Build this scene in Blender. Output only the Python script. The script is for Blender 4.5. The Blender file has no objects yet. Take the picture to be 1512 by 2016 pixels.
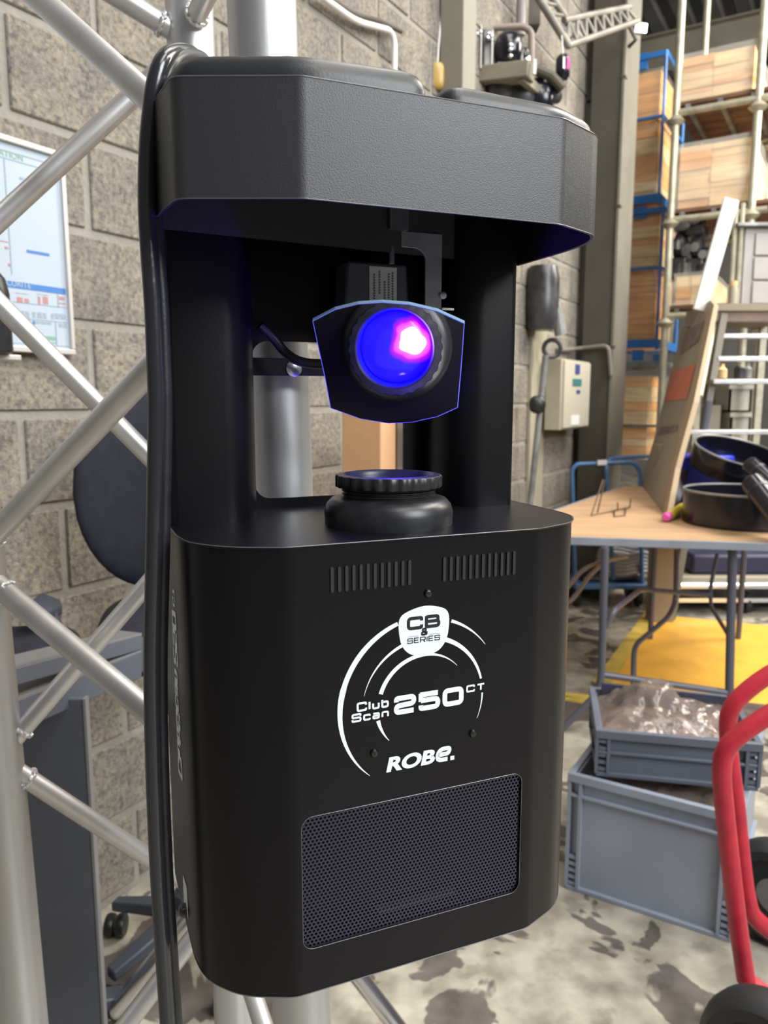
import bpy, bmesh, math, random
from mathutils import Vector, Matrix, noise
from mathutils.geometry import tessellate_polygon
random.seed(7)
sc = bpy.context.scene
COL = sc.collection

# ------------------------------------------------------------------ camera, world, lights
PITCH = math.radians(8.4); FPX = 1514.0; HC = 1.25
cd = bpy.data.cameras.new('camera'); cam = bpy.data.objects.new('camera', cd); COL.objects.link(cam)
cam.location = (0, 0, HC); cam.rotation_euler = (math.radians(90) - PITCH, 0, 0)
cd.sensor_fit = 'VERTICAL'; cd.sensor_height = 36; cd.lens = 36 * FPX / 2016
cd.clip_start = .02; cd.clip_end = 60
cd.dof.use_dof = True; cd.dof.focus_distance = .50; cd.dof.aperture_fstop = 13
sc.camera = cam
sc.view_settings.view_transform = 'Standard'; sc.view_settings.look = 'None'
sc.view_settings.exposure = 0.0; sc.view_settings.gamma = 1; sc.view_settings.use_curve_mapping = False

w = bpy.data.worlds.new('world'); sc.world = w; w.use_nodes = True
bg = w.node_tree.nodes['Background']; bg.inputs[0].default_value = (.97, .97, 1, 1); bg.inputs[1].default_value = .17

def area_light(name, loc, size, energy, col=(1, .95, .87), tgt=None):
    l = bpy.data.lights.new(name, 'AREA'); l.shape = 'RECTANGLE'; l.size, l.size_y = size
    l.energy = energy; l.color = col
    o = bpy.data.objects.new(name, l); COL.objects.link(o); o.location = loc
    if tgt: o.rotation_euler = (Vector(tgt) - Vector(loc)).to_track_quat('-Z', 'Y').to_euler()
    return o
area_light('ceiling_and_fill_light', (4.2, -2.6, 4.3), (2.8, 2.8), 430, (.95, .98, 1), (0, .5, 1.5))  # added soft panel behind right, aimed to brighten the spotlight
area_light('ceiling_and_fill_light', (1.6, -1.0, 5.4), (1.2, 3.0), 110)
area_light('ceiling_and_fill_light', (3.6, 2.6, 5.2), (1.2, 4.0), 330)
area_light('ceiling_and_fill_light', (5.6, 4.6, 4.6), (2.0, 2.0), 420, (1, .93, .80), (2.6, 7.5, 2.2))
area_light('ceiling_and_fill_light', (.7, 1.9, 4.6), (.8, 2.5), 52)

# ------------------------------------------------------------------ pixel helpers
CP, SP = math.cos(PITCH), math.sin(PITCH)
def T(py): return math.tan(math.atan((1008 - py) / FPX) - PITCH)
def K(px, py): return (px - 756) / (FPX * CP + (1008 - py) * SP)
def P(px, py, D): return Vector((K(px, py) * D, D, HC + T(py) * D))
def PZ(px, py, z):
    D = (z - HC) / T(py); return Vector((K(px, py) * D, D, z))
W = Vector((.517, .856, 0)); U = Vector((.856, -.517, 0)); W.normalize(); U.normalize()
W0 = Vector((-.656, 1.80, 0))
def PC(px, py, c):            # hit the upright plane  q.W = c
    k = K(px, py); D = c / (k * W.x + W.y); return Vector((k * D, D, HC + T(py) * D))
def uw(u, c, z): return U * u + W * c + Vector((0, 0, z))
U0 = W0.dot(U)                # the wall plane is q.U = U0
def PWALL(px, py, off=0):
    k = K(px, py); D = (U0 + off) / (k * U.x + U.y); return Vector((k * D, D, HC + T(py) * D))
def wl(s, z, off=0): return U * (U0 + off) + W * s + Vector((0, 0, z))

# ------------------------------------------------------------------ materials
def mat(name, col, rough=.5, metal=0, var=0, vscale=8, bump=0, bscale=60, spec=.5, col2=None, stretch=None,
        alpha=1, trans=0, coat=0, emit=None, estr=0, detail=4, lo=.35, hi=.65):
    m = bpy.data.materials.new(name); m.use_nodes = True; nt = m.node_tree; N = nt.nodes; L = nt.links
    b = N['Principled BSDF']; b.inputs['Base Color'].default_value = (*col, 1)
    b.inputs['Roughness'].default_value = rough; b.inputs['Metallic'].default_value = metal
    b.inputs['Specular IOR Level'].default_value = spec; b.inputs['Alpha'].default_value = alpha
    b.inputs['Transmission Weight'].default_value = trans; b.inputs['Coat Weight'].default_value = coat
    if emit: b.inputs['Emission Color'].default_value = (*emit, 1); b.inputs['Emission Strength'].default_value = estr
    tc = N.new('ShaderNodeTexCoord'); mp = N.new('ShaderNodeMapping'); L.new(tc.outputs['Object'], mp.inputs[0])
    if stretch: mp.inputs['Scale'].default_value = stretch
    if var or col2:
        n = N.new('ShaderNodeTexNoise'); n.inputs['Scale'].default_value = vscale; n.inputs['Detail'].default_value = detail
        L.new(mp.outputs[0], n.inputs['Vector'])
        r = N.new('ShaderNodeValToRGB'); r.color_ramp.elements[0].position = lo; r.color_ramp.elements[1].position = hi
        c2 = col2 or tuple(min(1, c * (1 + var)) for c in col); c1 = col if col2 else tuple(c * (1 - var) for c in col)
        r.color_ramp.elements[0].color = (*c1, 1); r.color_ramp.elements[1].color = (*c2, 1)
        L.new(n.outputs[0], r.inputs[0]); L.new(r.outputs[0], b.inputs['Base Color'])
    if bump:
        n2 = N.new('ShaderNodeTexNoise'); n2.inputs['Scale'].default_value = bscale; n2.inputs['Detail'].default_value = 5
        L.new(mp.outputs[0], n2.inputs['Vector'])
        bp = N.new('ShaderNodeBump'); bp.inputs['Strength'].default_value = bump; bp.inputs['Distance'].default_value = .005
        L.new(n2.outputs[0], bp.inputs['Height']); L.new(bp.outputs[0], b.inputs['Normal'])
    return m
M = {}
M['paint'] = mat('satin_black_paint', (.0042, .004, .0055), .33, bump=.05, bscale=1500, spec=.28)
M['paint_cap'] = mat('textured_black_paint', (.016, .017, .0205), .45, bump=.12, bscale=1400, spec=.75)
M['black'] = mat('black_plastic', (.014, .015, .017), .38, var=.25, vscale=60, bump=.06, bscale=400)
M['black_lid'] = mat('black_moulded_plastic', (.020, .023, .027), .40, bump=.05, bscale=700)
M['rubber'] = mat('black_rubber', (.016, .017, .019), .36, var=.3, vscale=90, spec=.5)
M['inner'] = mat('dark_interior', (.006, .006, .009), .35)
M['grille'] = mat('grille_metal', (.016, .017, .036), .28, spec=.7)
M['screw'] = mat('dark_screw_steel', (.10, .10, .10), .28, metal=1)
M['steel'] = mat('brushed_steel', (.55, .55, .58), .3, metal=1, var=.12, vscale=30)
M['alu'] = mat('aluminium_tube', (.60, .605, .62), .42, metal=.85, var=.10, vscale=14, bump=.05, bscale=90, stretch=(1, 1, .15))
M['alu_brace'] = mat('aluminium_brace', (.64, .635, .64), .40, metal=.75, var=.09, vscale=20)
M['weld'] = mat('weld_bead', (.74, .74, .75), .38, metal=.85, bump=.6, bscale=160)
M['print'] = mat('white_print', (.80, .88, .95), .5)
M['ink'] = mat('black_ink', (.012, .012, .014), .45)
M['motor'] = mat('grey_motor_metal', (.10, .10, .13), .45, metal=.4)
M['label'] = mat('paper_label', (.55, .55, .58), .6)
M['labelink'] = mat('grey_label_ink', (.12, .12, .13), .6)
M['mirror'] = mat('mirror_silver', (.86, .86, .92), .015, metal=1)
M['mirror_edge'] = mat('glass_edge', (.30, .45, .62), .15, spec=.8)
M['pvc'] = mat('white_pvc', (.72, .72, .70), .4)
M['concrete'] = mat('mortar', (.285, .268, .235), .95, var=.10, vscale=12, bump=.5, bscale=80)
M['cream'] = mat('cream_enamel', (.36, .33, .25), .5, var=.06)
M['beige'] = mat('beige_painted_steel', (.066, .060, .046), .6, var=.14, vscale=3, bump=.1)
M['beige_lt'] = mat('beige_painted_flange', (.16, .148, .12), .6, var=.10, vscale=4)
M['brown_dark'] = mat('dark_brown_steel', (.075, .062, .05), .7, var=.3, vscale=3)
M['card'] = mat('cardboard', (.86, .42, .11), .8, var=.18, vscale=3, stretch=(1, 1, 9))
M['card2'] = mat('cardboard_pale', (.95, .62, .30), .75, var=.22, vscale=4, stretch=(1, 1, 7))
M['cardedge'] = mat('cardboard_seam', (.30, .17, .08), .85)
M['blue'] = mat('blue_enamel', (.035, .19, .55), .4, var=.12)
M['blue2'] = mat('blue_trolley_paint', (.06, .15, .33), .42, var=.15, vscale=20)
M['blueplastic'] = mat('blue_plastic', (.01, .035, .60), .35)
M['galv'] = mat('galvanised_steel', (.50, .475, .37), .42, metal=.5, var=.15, vscale=20)
M['film'] = mat('stretch_film', (.90, .89, .88), .16, alpha=.17, spec=1, bump=1, bscale=7)
M['oldbeige'] = mat('old_beige_steel', (.21, .19, .145), .6, var=.15, vscale=5)
M['oldgrey'] = mat('old_grey_steel', (.20, .185, .16), .5, metal=.3, var=.2, vscale=9)
M['film_white'] = mat('glare_whitened_film', (.95, .92, .84), .18, alpha=.32, spec=1, bump=1, bscale=6)  # film whitened: overexposed glare on the racking loads put into its colour
M['edge'] = mat('edge_highlight', (.10, .10, .105), .3, spec=.8)  # lighter tone imitating the highlight along the spotlight's edges
M['ply'] = mat('pallet_underside_wood', (.16, .085, .055), .8, var=.3, vscale=5)
M['tabletop'] = mat('plywood_table_top', (.46, .29, .165), .55, var=.13, vscale=2.5, stretch=(1, 5, 1), bump=.05)
M['tabedge'] = mat('grey_table_edging', (.24, .26, .30), .4, var=.1)
M['tableg'] = mat('grey_leg_enamel', (.085, .085, .11), .38)
M['red'] = mat('red_enamel', (.44, .018, .038), .38, var=.12, vscale=30, bump=.08, bscale=300)
M['tyre'] = mat('tyre_rubber', (.02, .021, .024), .55, var=.3)
M['crate'] = mat('grey_crate_plastic', (.26, .295, .365), .45, var=.06, vscale=4)
M['crate2'] = mat('dark_grey_crate_plastic', (.10, .118, .152), .45, var=.08)
M['chair'] = mat('black_upholstery', (.010, .012, .022), .8, var=.2, vscale=40, bump=.15, bscale=500)
M['chairpl'] = mat('slate_plastic', (.045, .055, .072), .5, var=.12)
M['stand'] = mat('slate_painted_steel', (.085, .095, .12), .45, var=.15, vscale=4)
M['stand_lt'] = mat('grey_steel_edge', (.24, .24, .25), .4, metal=.3)
M['chrome'] = mat('chrome', (.65, .66, .70), .2, metal=1)
M['redprint'] = mat('red_print', (.52, .13, .075), .6, var=.08)
M['panel'] = mat('tan_panel', (.27, .225, .165), .65, var=.14, vscale=3)
M['paneledge'] = mat('tan_panel_edge', (.38, .28, .18), .7)
M['darkprint'] = mat('faded_dark_print', (.17, .12, .11), .7, var=.4, vscale=18)
M['yellow'] = mat('yellow_plastic', (.75, .60, .03), .35)
M['pink'] = mat('pink_plastic', (.75, .10, .42), .35)
M['white'] = mat('white_enamel', (.78, .78, .76), .45)
M['greybox'] = mat('pale_grey_plastic', (.42, .42, .37), .4, var=.1)
M['fridge'] = mat('greyish_white_enamel', (.40, .38, .37), .45, var=.05)
M['teal'] = mat('teal_display', (.05, .20, .22), .2)
M['navy'] = mat('navy_print', (.04, .06, .22), .5)
M['cablegrey'] = mat('grey_cable', (.33, .33, .34), .5)
M['poster'] = mat('poster_paper', (.45, .52, .60), .35)
M['posterline'] = mat('poster_line', (.26, .34, .44), .5)
M['posterblue'] = mat('poster_blue', (.06, .19, .50), .5)
M['postergreen'] = mat('poster_green', (.20, .38, .27), .5)
M['posterred'] = mat('poster_red', (.45, .22, .22), .5)
M['frame'] = mat('silver_frame', (.62, .60, .58), .4, metal=.3)
M['glowlamp'] = mat('flood_lamp_glass', (1, 1, 1), .3, emit=(.85, .95, 1), estr=20)
M['clutter'] = mat('dark_equipment', (.06, .06, .065), .35, metal=.4, var=.6, vscale=8)
M['clutter_lt'] = mat('pale_equipment', (.22, .225, .225), .4, metal=.3, var=.4, vscale=8)
M['chromatic'] = mat('polished_black', (.008, .008, .014), .20, spec=.5)
M['bag'] = mat('crinkled_clear_bag', (.27, .215, .19), .14, alpha=.5, spec=1, var=.3, vscale=9, bump=1, bscale=25)
M['bagdark'] = mat('packed_cables', (.16, .10, .08), .5, var=.6, vscale=14, bump=.9, bscale=30)
M['roof'] = mat('roof_sheet', (.11, .115, .115), .6, var=.15, vscale=2)
M['amber'] = mat('amber_plastic', (.50, .34, .10), .3)

# rough split-face blocks: speckled aggregate with fine relief
def block_mat():
    m = bpy.data.materials.new('concrete_block'); m.use_nodes = True; nt = m.node_tree; N = nt.nodes; L = nt.links
    b = N['Principled BSDF']; b.inputs['Roughness'].default_value = .95
    tc = N.new('ShaderNodeTexCoord'); oi = N.new('ShaderNodeObjectInfo')
    add = N.new('ShaderNodeVectorMath'); add.operation = 'ADD'; L.new(tc.outputs['Object'], add.inputs[0])
    sc_ = N.new('ShaderNodeVectorMath'); sc_.operation = 'SCALE'; sc_.inputs['Scale'].default_value = 37
    cmb = N.new('ShaderNodeCombineXYZ'); L.new(oi.outputs['Random'], cmb.inputs[0]); L.new(oi.outputs['Random'], cmb.inputs[2])
    L.new(cmb.outputs[0], sc_.inputs[0]); L.new(sc_.outputs[0], add.inputs[1])
    n1 = N.new('ShaderNodeTexNoise'); n1.inputs['Scale'].default_value = 95; n1.inputs['Detail'].default_value = 6; n1.inputs['Roughness'].default_value = .65
    n2 = N.new('ShaderNodeTexNoise'); n2.inputs['Scale'].default_value = 7; n2.inputs['Detail'].default_value = 4
    for n in (n1, n2): L.new(add.outputs[0], n.inputs['Vector'])
    r = N.new('ShaderNodeValToRGB'); e = r.color_ramp.elements
    e[0].position = .33; e[0].color = (.125, .115, .122, 1); e[1].position = .66; e[1].color = (.355, .325, .272, 1)
    k = r.color_ramp.elements.new(.47); k.color = (.24, .22, .187, 1)
    L.new(n1.outputs[0], r.inputs[0])
    mx = N.new('ShaderNodeMix'); mx.data_type = 'RGBA'; mx.blend_type = 'MULTIPLY'; mx.inputs['Factor'].default_value = 1
    r2 = N.new('ShaderNodeValToRGB'); r2.color_ramp.elements[0].position = .3; r2.color_ramp.elements[0].color = (.74, .74, .78, 1)
    r2.color_ramp.elements[1].position = .7; r2.color_ramp.elements[1].color = (1.1, 1.06, .98, 1)
    L.new(n2.outputs[0], r2.inputs[0]); L.new(r.outputs[0], mx.inputs[6]); L.new(r2.outputs[0], mx.inputs[7])
    L.new(mx.outputs[2], b.inputs['Base Color'])
    bp = N.new('ShaderNodeBump'); bp.inputs['Strength'].default_value = .8; bp.inputs['Distance'].default_value = .006
    L.new(n1.outputs[0], bp.inputs['Height']); L.new(bp.outputs[0], b.inputs['Normal'])
    return m
M['block'] = block_mat()

def floor_mat():
    m = bpy.data.materials.new('stained_concrete_floor'); m.use_nodes = True; nt = m.node_tree; N = nt.nodes; L = nt.links
    b = N['Principled BSDF']; b.inputs['Roughness'].default_value = .38
    tc = N.new('ShaderNodeTexCoord')
    def nz(s, d=5, dist=0):
        n = N.new('ShaderNodeTexNoise'); n.inputs['Scale'].default_value = s; n.inputs['Detail'].default_value = d
        n.inputs['Distortion'].default_value = dist; L.new(tc.outputs['Object'], n.inputs['Vector']); return n
    def ramp(src, a, b_, ca, cb):
        r = N.new('ShaderNodeValToRGB'); r.color_ramp.elements[0].position = a; r.color_ramp.elements[1].position = b_
        r.color_ramp.elements[0].color = (*ca, 1); r.color_ramp.elements[1].color = (*cb, 1); L.new(src, r.inputs[0]); return r
    base = ramp(nz(11, 8).outputs[0], .36, .64, (.25, .23, .185), (.47, .44, .365))
    spl = ramp(nz(4.2, 4, .7).outputs[0], .535, .552, (1, 1, 1), (.33, .31, .34))
    ed = ramp(nz(14, 6).outputs[0], .33, .42, (.55, .54, .52), (1, 1, 1))
    m1 = N.new('ShaderNodeMix'); m1.data_type = 'RGBA'; m1.blend_type = 'MULTIPLY'; m1.inputs['Factor'].default_value = 1
    L.new(base.outputs[0], m1.inputs[6]); L.new(spl.outputs[0], m1.inputs[7])
    m2 = N.new('ShaderNodeMix'); m2.data_type = 'RGBA'; m2.blend_type = 'MULTIPLY'; m2.inputs['Factor'].default_value = .6
    L.new(m1.outputs[2], m2.inputs[6]); L.new(ed.outputs[0], m2.inputs[7]); L.new(m2.outputs[2], b.inputs['Base Color'])
    bp = N.new('ShaderNodeBump'); bp.inputs['Strength'].default_value = .15; bp.inputs['Distance'].default_value = .003
    L.new(nz(30).outputs[0], bp.inputs['Height']); L.new(bp.outputs[0], b.inputs['Normal'])
    return m
M['floor'] = floor_mat()
M['floor_yellow'] = mat('orange_floor_paint', (.86, .46, .06), .45, var=.10, vscale=7)
M['line_yellow'] = mat('yellow_line_paint', (.66, .50, .10), .5, var=.18, vscale=10)

# the lamp's lens: the light source itself, blue with a hot white and magenta crescent
def lens_mat():
    m = bpy.data.materials.new('lit_lens'); m.use_nodes = True; nt = m.node_tree; N = nt.nodes; L = nt.links
    b = N['Principled BSDF']; b.inputs['Base Color'].default_value = (.02, .02, .1, 1); b.inputs['Roughness'].default_value = .08
    tc = N.new('ShaderNodeTexCoord')
    mp = N.new('ShaderNodeMapping'); mp.inputs['Location'].default_value = (-.30, .36, 0); mp.inputs['Scale'].default_value = (36, 36, 0)
    L.new(tc.outputs['Object'], mp.inputs[0])
    nz = N.new('ShaderNodeTexNoise'); nz.inputs['Scale'].default_value = 1.6; nz.inputs['Detail'].default_value = 1; nz.inputs['Distortion'].default_value = .6
    L.new(mp.outputs[0], nz.inputs['Vector'])
    ln = N.new('ShaderNodeVectorMath'); ln.operation = 'LENGTH'; L.new(mp.outputs[0], ln.inputs[0])
    ma = N.new('ShaderNodeMath'); ma.operation = 'MULTIPLY_ADD'; ma.inputs[1].default_value = .42; L.new(nz.outputs[0], ma.inputs[0]); L.new(ln.outputs['Value'], ma.inputs[2])
    r = N.new('ShaderNodeValToRGB'); e = r.color_ramp.elements
    e[0].position = .42; e[0].color = (.22, .16, .22, 1); e[1].position = 1.0; e[1].color = (.0002, .0, .20, 1)
    for p_, c_ in ((.57, (.06, .006, .05, 1)), (.72, (.014, .0, .25, 1)), (.86, (.0005, .0, .30, 1))):
        k = r.color_ramp.elements.new(p_); k.color = c_
    L.new(ma.outputs[0], r.inputs[0]); L.new(r.outputs[0], b.inputs['Emission Color'])
    b.inputs['Emission Strength'].default_value = 45.0
    return m
M['lens'] = lens_mat()

# ------------------------------------------------------------------ mesh tools
MAT = {}
def thing(name, label, cat, loc=(0, 0, 0), rz=0, group=None, kind=None):
    o = bpy.data.objects.new(name, None); COL.objects.link(o); o.empty_display_size = .05
    o.location = loc; o.rotation_euler = (0, 0, rz); o['label'] = label; o['category'] = cat
    if group: o['group'] = group
    if kind: o['kind'] = kind
    MAT[o.name] = Matrix.Translation(Vector(loc)) @ Matrix.Rotation(rz, 4, 'Z')
    return o
def tag(o, label, cat, group=None, kind=None):
    o['label'] = label; o['category'] = cat
    if group: o['group'] = group
    if kind: o['kind'] = kind
    return o
def catmull(pts, n=6, closed=False):
    pts = [Vector(p) for p in pts]; out = []; m = len(pts)
    for i in range(m if closed else m - 1):
        g = (lambda j: pts[j % m]) if closed else (lambda j: pts[max(0, min(m - 1, j))])
        a, b, c, d = g(i - 1), g(i), g(i + 1), g(i + 2)
        for k in range(n):
            t = k / n
            out.append(.5 * ((2 * b) + (c - a) * t + (2 * a - 5 * b + 4 * c - d) * t * t + (3 * b - a - 3 * c + d) * t ** 3))
    if not closed: out.append(pts[-1])
    return out
def fillet(pts, r, n=5):
    pts = [Vector(p) for p in pts]; out = [pts[0]]
    for i in range(1, len(pts) - 1):
        a, b, c = pts[i - 1], pts[i], pts[i + 1]
        rr = min(r[i] if isinstance(r, list) else r, (a - b).length * .49, (c - b).length * .49)
        p, q = b + (a - b).normalized() * rr, b + (c - b).normalized() * rr
        for k in range(n + 1):
            t = k / n; out.append(p * (1 - t) ** 2 + b * 2 * t * (1 - t) + q * t * t)
    return out + [pts[-1]]
def rrect(x0, z0, x1, z1, r, n=6):
    o = []
    for cx, cz, a0 in ((x1 - r, z0 + r, -90), (x1 - r, z1 - r, 0), (x0 + r, z1 - r, 90), (x0 + r, z0 + r, 180)):
        for k in range(n + 1):
            a = math.radians(a0 + 90 * k / n); o.append((cx + r * math.cos(a), cz + r * math.sin(a)))
    return o
class MB:
    def __init__(s): s.v = []; s.f = []
    def add(s, vs, fs):
        b = len(s.v); s.v += [Vector(v) for v in vs]; s.f += [tuple(b + i for i in f) for f in fs]; return s
    def box(s, c, d, axes=None):
        ax = axes or (Vector((1, 0, 0)), Vector((0, 1, 0)), Vector((0, 0, 1))); c = Vector(c)
        vs = [c + ax[0] * (d[0] / 2 * i) + ax[1] * (d[1] / 2 * j) + ax[2] * (d[2] / 2 * k) for k in (-1, 1) for j in (-1, 1) for i in (-1, 1)]
        return s.add(vs, [(0, 2, 3, 1), (4, 5, 7, 6), (0, 1, 5, 4), (2, 6, 7, 3), (0, 4, 6, 2), (1, 3, 7, 5)])
    def bb(s, x0, y0, z0, x1, y1, z1):
        return s.box(((x0 + x1) / 2, (y0 + y1) / 2, (z0 + z1) / 2), (x1 - x0, y1 - y0, z1 - z0))
    def bar(s, a, b, wd, th, up=(0, 0, 1)):
        a, b = Vector(a), Vector(b); x = (b - a).normalized(); y = Vector(up).cross(x)
        if y.length < 1e-4: y = Vector((1, 0, 0)).cross(x)
        y.normalize(); z = x.cross(y)
        return s.box((a + b) / 2, ((b - a).length, wd, th), (x, y, z))
    def tube(s, pts, r, n=12, closed=False, cap=True):
        pts = [Vector(p) for p in pts]; m = len(pts); rs = r if isinstance(r, (list, tuple)) else [r] * m
        t0 = (pts[1] - pts[0]).normalized(); ref = Vector((0, 0, 1)) if abs(t0.z) < .9 else Vector((1, 0, 0))
        nrm = t0.cross(ref).normalized(); vs = []
        for i in range(m):
            if closed: t = (pts[(i + 1) % m] - pts[i - 1])
            else: t = pts[min(i + 1, m - 1)] - pts[max(i - 1, 0)]
            t.normalize(); nrm = (nrm - t * nrm.dot(t)).normalized(); bi = t.cross(nrm)
            for k in range(n):
                a = 2 * math.pi * k / n; vs.append(pts[i] + (nrm * math.cos(a) + bi * math.sin(a)) * rs[i])
        fs = []
        for i in range(m if closed else m - 1):
            j = (i + 1) % m
            for k in range(n): fs.append((i * n + k, i * n + (k + 1) % n, j * n + (k + 1) % n, j * n + k))
        if cap and not closed: fs += [tuple(reversed(range(n))), tuple((m - 1) * n + k for k in range(n))]
        return s.add(vs, fs)
    def lathe(s, prof, c, axis='Z', n=32, rad=None, cap=True):
        c = Vector(c); vs = []; fs = []
        for i, (r, z) in enumerate(prof):
            for k in range(n):
                a = 2 * math.pi * k / n; rr = r * (rad(a) if rad else 1)
                p = {'Z': (rr * math.cos(a), rr * math.sin(a), z), 'Y': (rr * math.cos(a), z, rr * math.sin(a)), 'X': (z, rr * math.cos(a), rr * math.sin(a))}[axis]
                vs.append(c + Vector(p))
        for i in range(len(prof) - 1):
            for k in range(n): fs.append((i * n + k, i * n + (k + 1) % n, (i + 1) * n + (k + 1) % n, (i + 1) * n + k))
        if cap and prof[0][0] > 1e-6: fs.append(tuple(reversed(range(n))))
        if cap and prof[-1][0] > 1e-6: fs.append(tuple((len(prof) - 1) * n + k for k in range(n)))
        return s.add(vs, fs)
    def plate(s, outer, holes, fn, d0, d1=None):      # flat plate with holes; fn(a, b, depth) -> point
        loops = [outer] + list(holes)
        tr = tessellate_polygon([[Vector((p[0], p[1], 0)) for p in l] for l in loops])
        flat = [p for l in loops for p in l]; n = len(flat)
        s_v = [fn(p[0], p[1], d0) for p in flat]
        if d1 is None: return s.add(s_v, [tuple(t) for t in tr])
        s_v += [fn(p[0], p[1], d1) for p in flat]
        fs = [tuple(t) for t in tr] + [tuple(n + i for i in reversed(t)) for t in tr]; b = 0
        for l in loops:
            m = len(l)
            for i in range(m): fs.append((b + i, b + (i + 1) % m, n + b + (i + 1) % m, n + b + i))
            b += m
        return s.add(s_v, fs)
    def prism(s, poly, z0, z1, fn=lambda a, b, c: Vector((a, b, c))):
        n = len(poly); vs = [fn(p[0], p[1], z0) for p in poly] + [fn(p[0], p[1], z1) for p in poly]
        fs = [tuple(reversed(range(n))), tuple(range(n, 2 * n))] + [(i, (i + 1) % n, n + (i + 1) % n, n + i) for i in range(n)]
        return s.add(vs, fs)
    def loft(s, rings, cap=True, closed=True):
        n = len(rings[0]); vs = [p for r in rings for p in r]; fs = []
        for i in range(len(rings) - 1):
            for k in range(n if closed else n - 1):
                fs.append((i * n + k, i * n + (k + 1) % n, (i + 1) * n + (k + 1) % n, (i + 1) * n + k))
        if cap: fs += [tuple(reversed(range(n))), tuple((len(rings) - 1) * n + k for k in range(n))]
        return s.add(vs, fs)
    def blob(s, c, d, e=2.0, nu=20, nv=12, jit=0, axes=None):
        c = Vector(c); vs = []; fs = []
        ax = axes or (Vector((1, 0, 0)), Vector((0, 1, 0)), Vector((0, 0, 1)))
        pw = lambda x: math.copysign(abs(x) ** (2 / e), x)
        for j in range(nv + 1):
            ph = -math.pi / 2 + math.pi * j / nv
            for i in range(nu):
                th = 2 * math.pi * i / nu; k = 1 + (jit * noise.noise(Vector((i * .7, j * .9, c.x * 9))) if jit else 0)
                q = (pw(math.cos(ph)) * pw(math.cos(th)) * d[0] / 2 * k, pw(math.cos(ph)) * pw(math.sin(th)) * d[1] / 2 * k, pw(math.sin(ph)) * d[2] / 2 * k)
                vs.append(c + ax[0] * q[0] + ax[1] * q[1] + ax[2] * q[2])
        for j in range(nv):
            for i in range(nu): fs.append((j * nu + i, j * nu + (i + 1) % nu, (j + 1) * nu + (i + 1) % nu, (j + 1) * nu + i))
        return s.add(vs, fs)
    def build(s, name, m, parent=None, world=False, smooth=True, bevel=0, seg=2, loc=None, ang=35, label=None, kind=None):
        me = bpy.data.meshes.new(name)
        vs = s.v
        if parent is not None and world:
            inv = MAT[parent.name].inverted(); vs = [inv @ v for v in vs]
        o = bpy.data.objects.new(name, me); COL.objects.link(o)
        if parent is None:
            if loc is None:
                xs = [v.x for v in vs]; ys = [v.y for v in vs]
                loc = Vector(((min(xs) + max(xs)) / 2, (min(ys) + max(ys)) / 2, min(v.z for v in vs)))
            loc = Vector(loc); vs = [v - loc for v in vs]; o.location = loc
            MAT[o.name] = Matrix.Translation(loc)
        else:
            o.parent = parent; MAT[o.name] = MAT[parent.name]
        me.from_pydata([tuple(v) for v in vs], [], s.f)
        bm = bmesh.new(); bm.from_mesh(me)
        bmesh.ops.remove_doubles(bm, verts=bm.verts, dist=1e-6)
        bmesh.ops.recalc_face_normals(bm, faces=bm.faces)
        bm.to_mesh(me); bm.free()
        me.materials.append(M[m] if isinstance(m, str) else m)
        if smooth:
            me.polygons.foreach_set('use_smooth', [True] * len(me.polygons)); me.set_sharp_from_angle(angle=math.radians(ang))
        if bevel:
            b = o.modifiers.new('bevel', 'BEVEL'); b.width = bevel; b.segments = seg; b.limit_method = 'ANGLE'; b.angle_limit = math.radians(40); b.harden_normals = False
        if label: o['label'] = label
        if kind: o['kind'] = kind
        return o
def copy_tree(o, parent=None):
    c = o.copy(); COL.objects.link(c); c.parent = parent
    MAT[c.name] = MAT.get(o.name, Matrix())
    for ch in list(o.children): copy_tree(ch, c)
    return c

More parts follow.
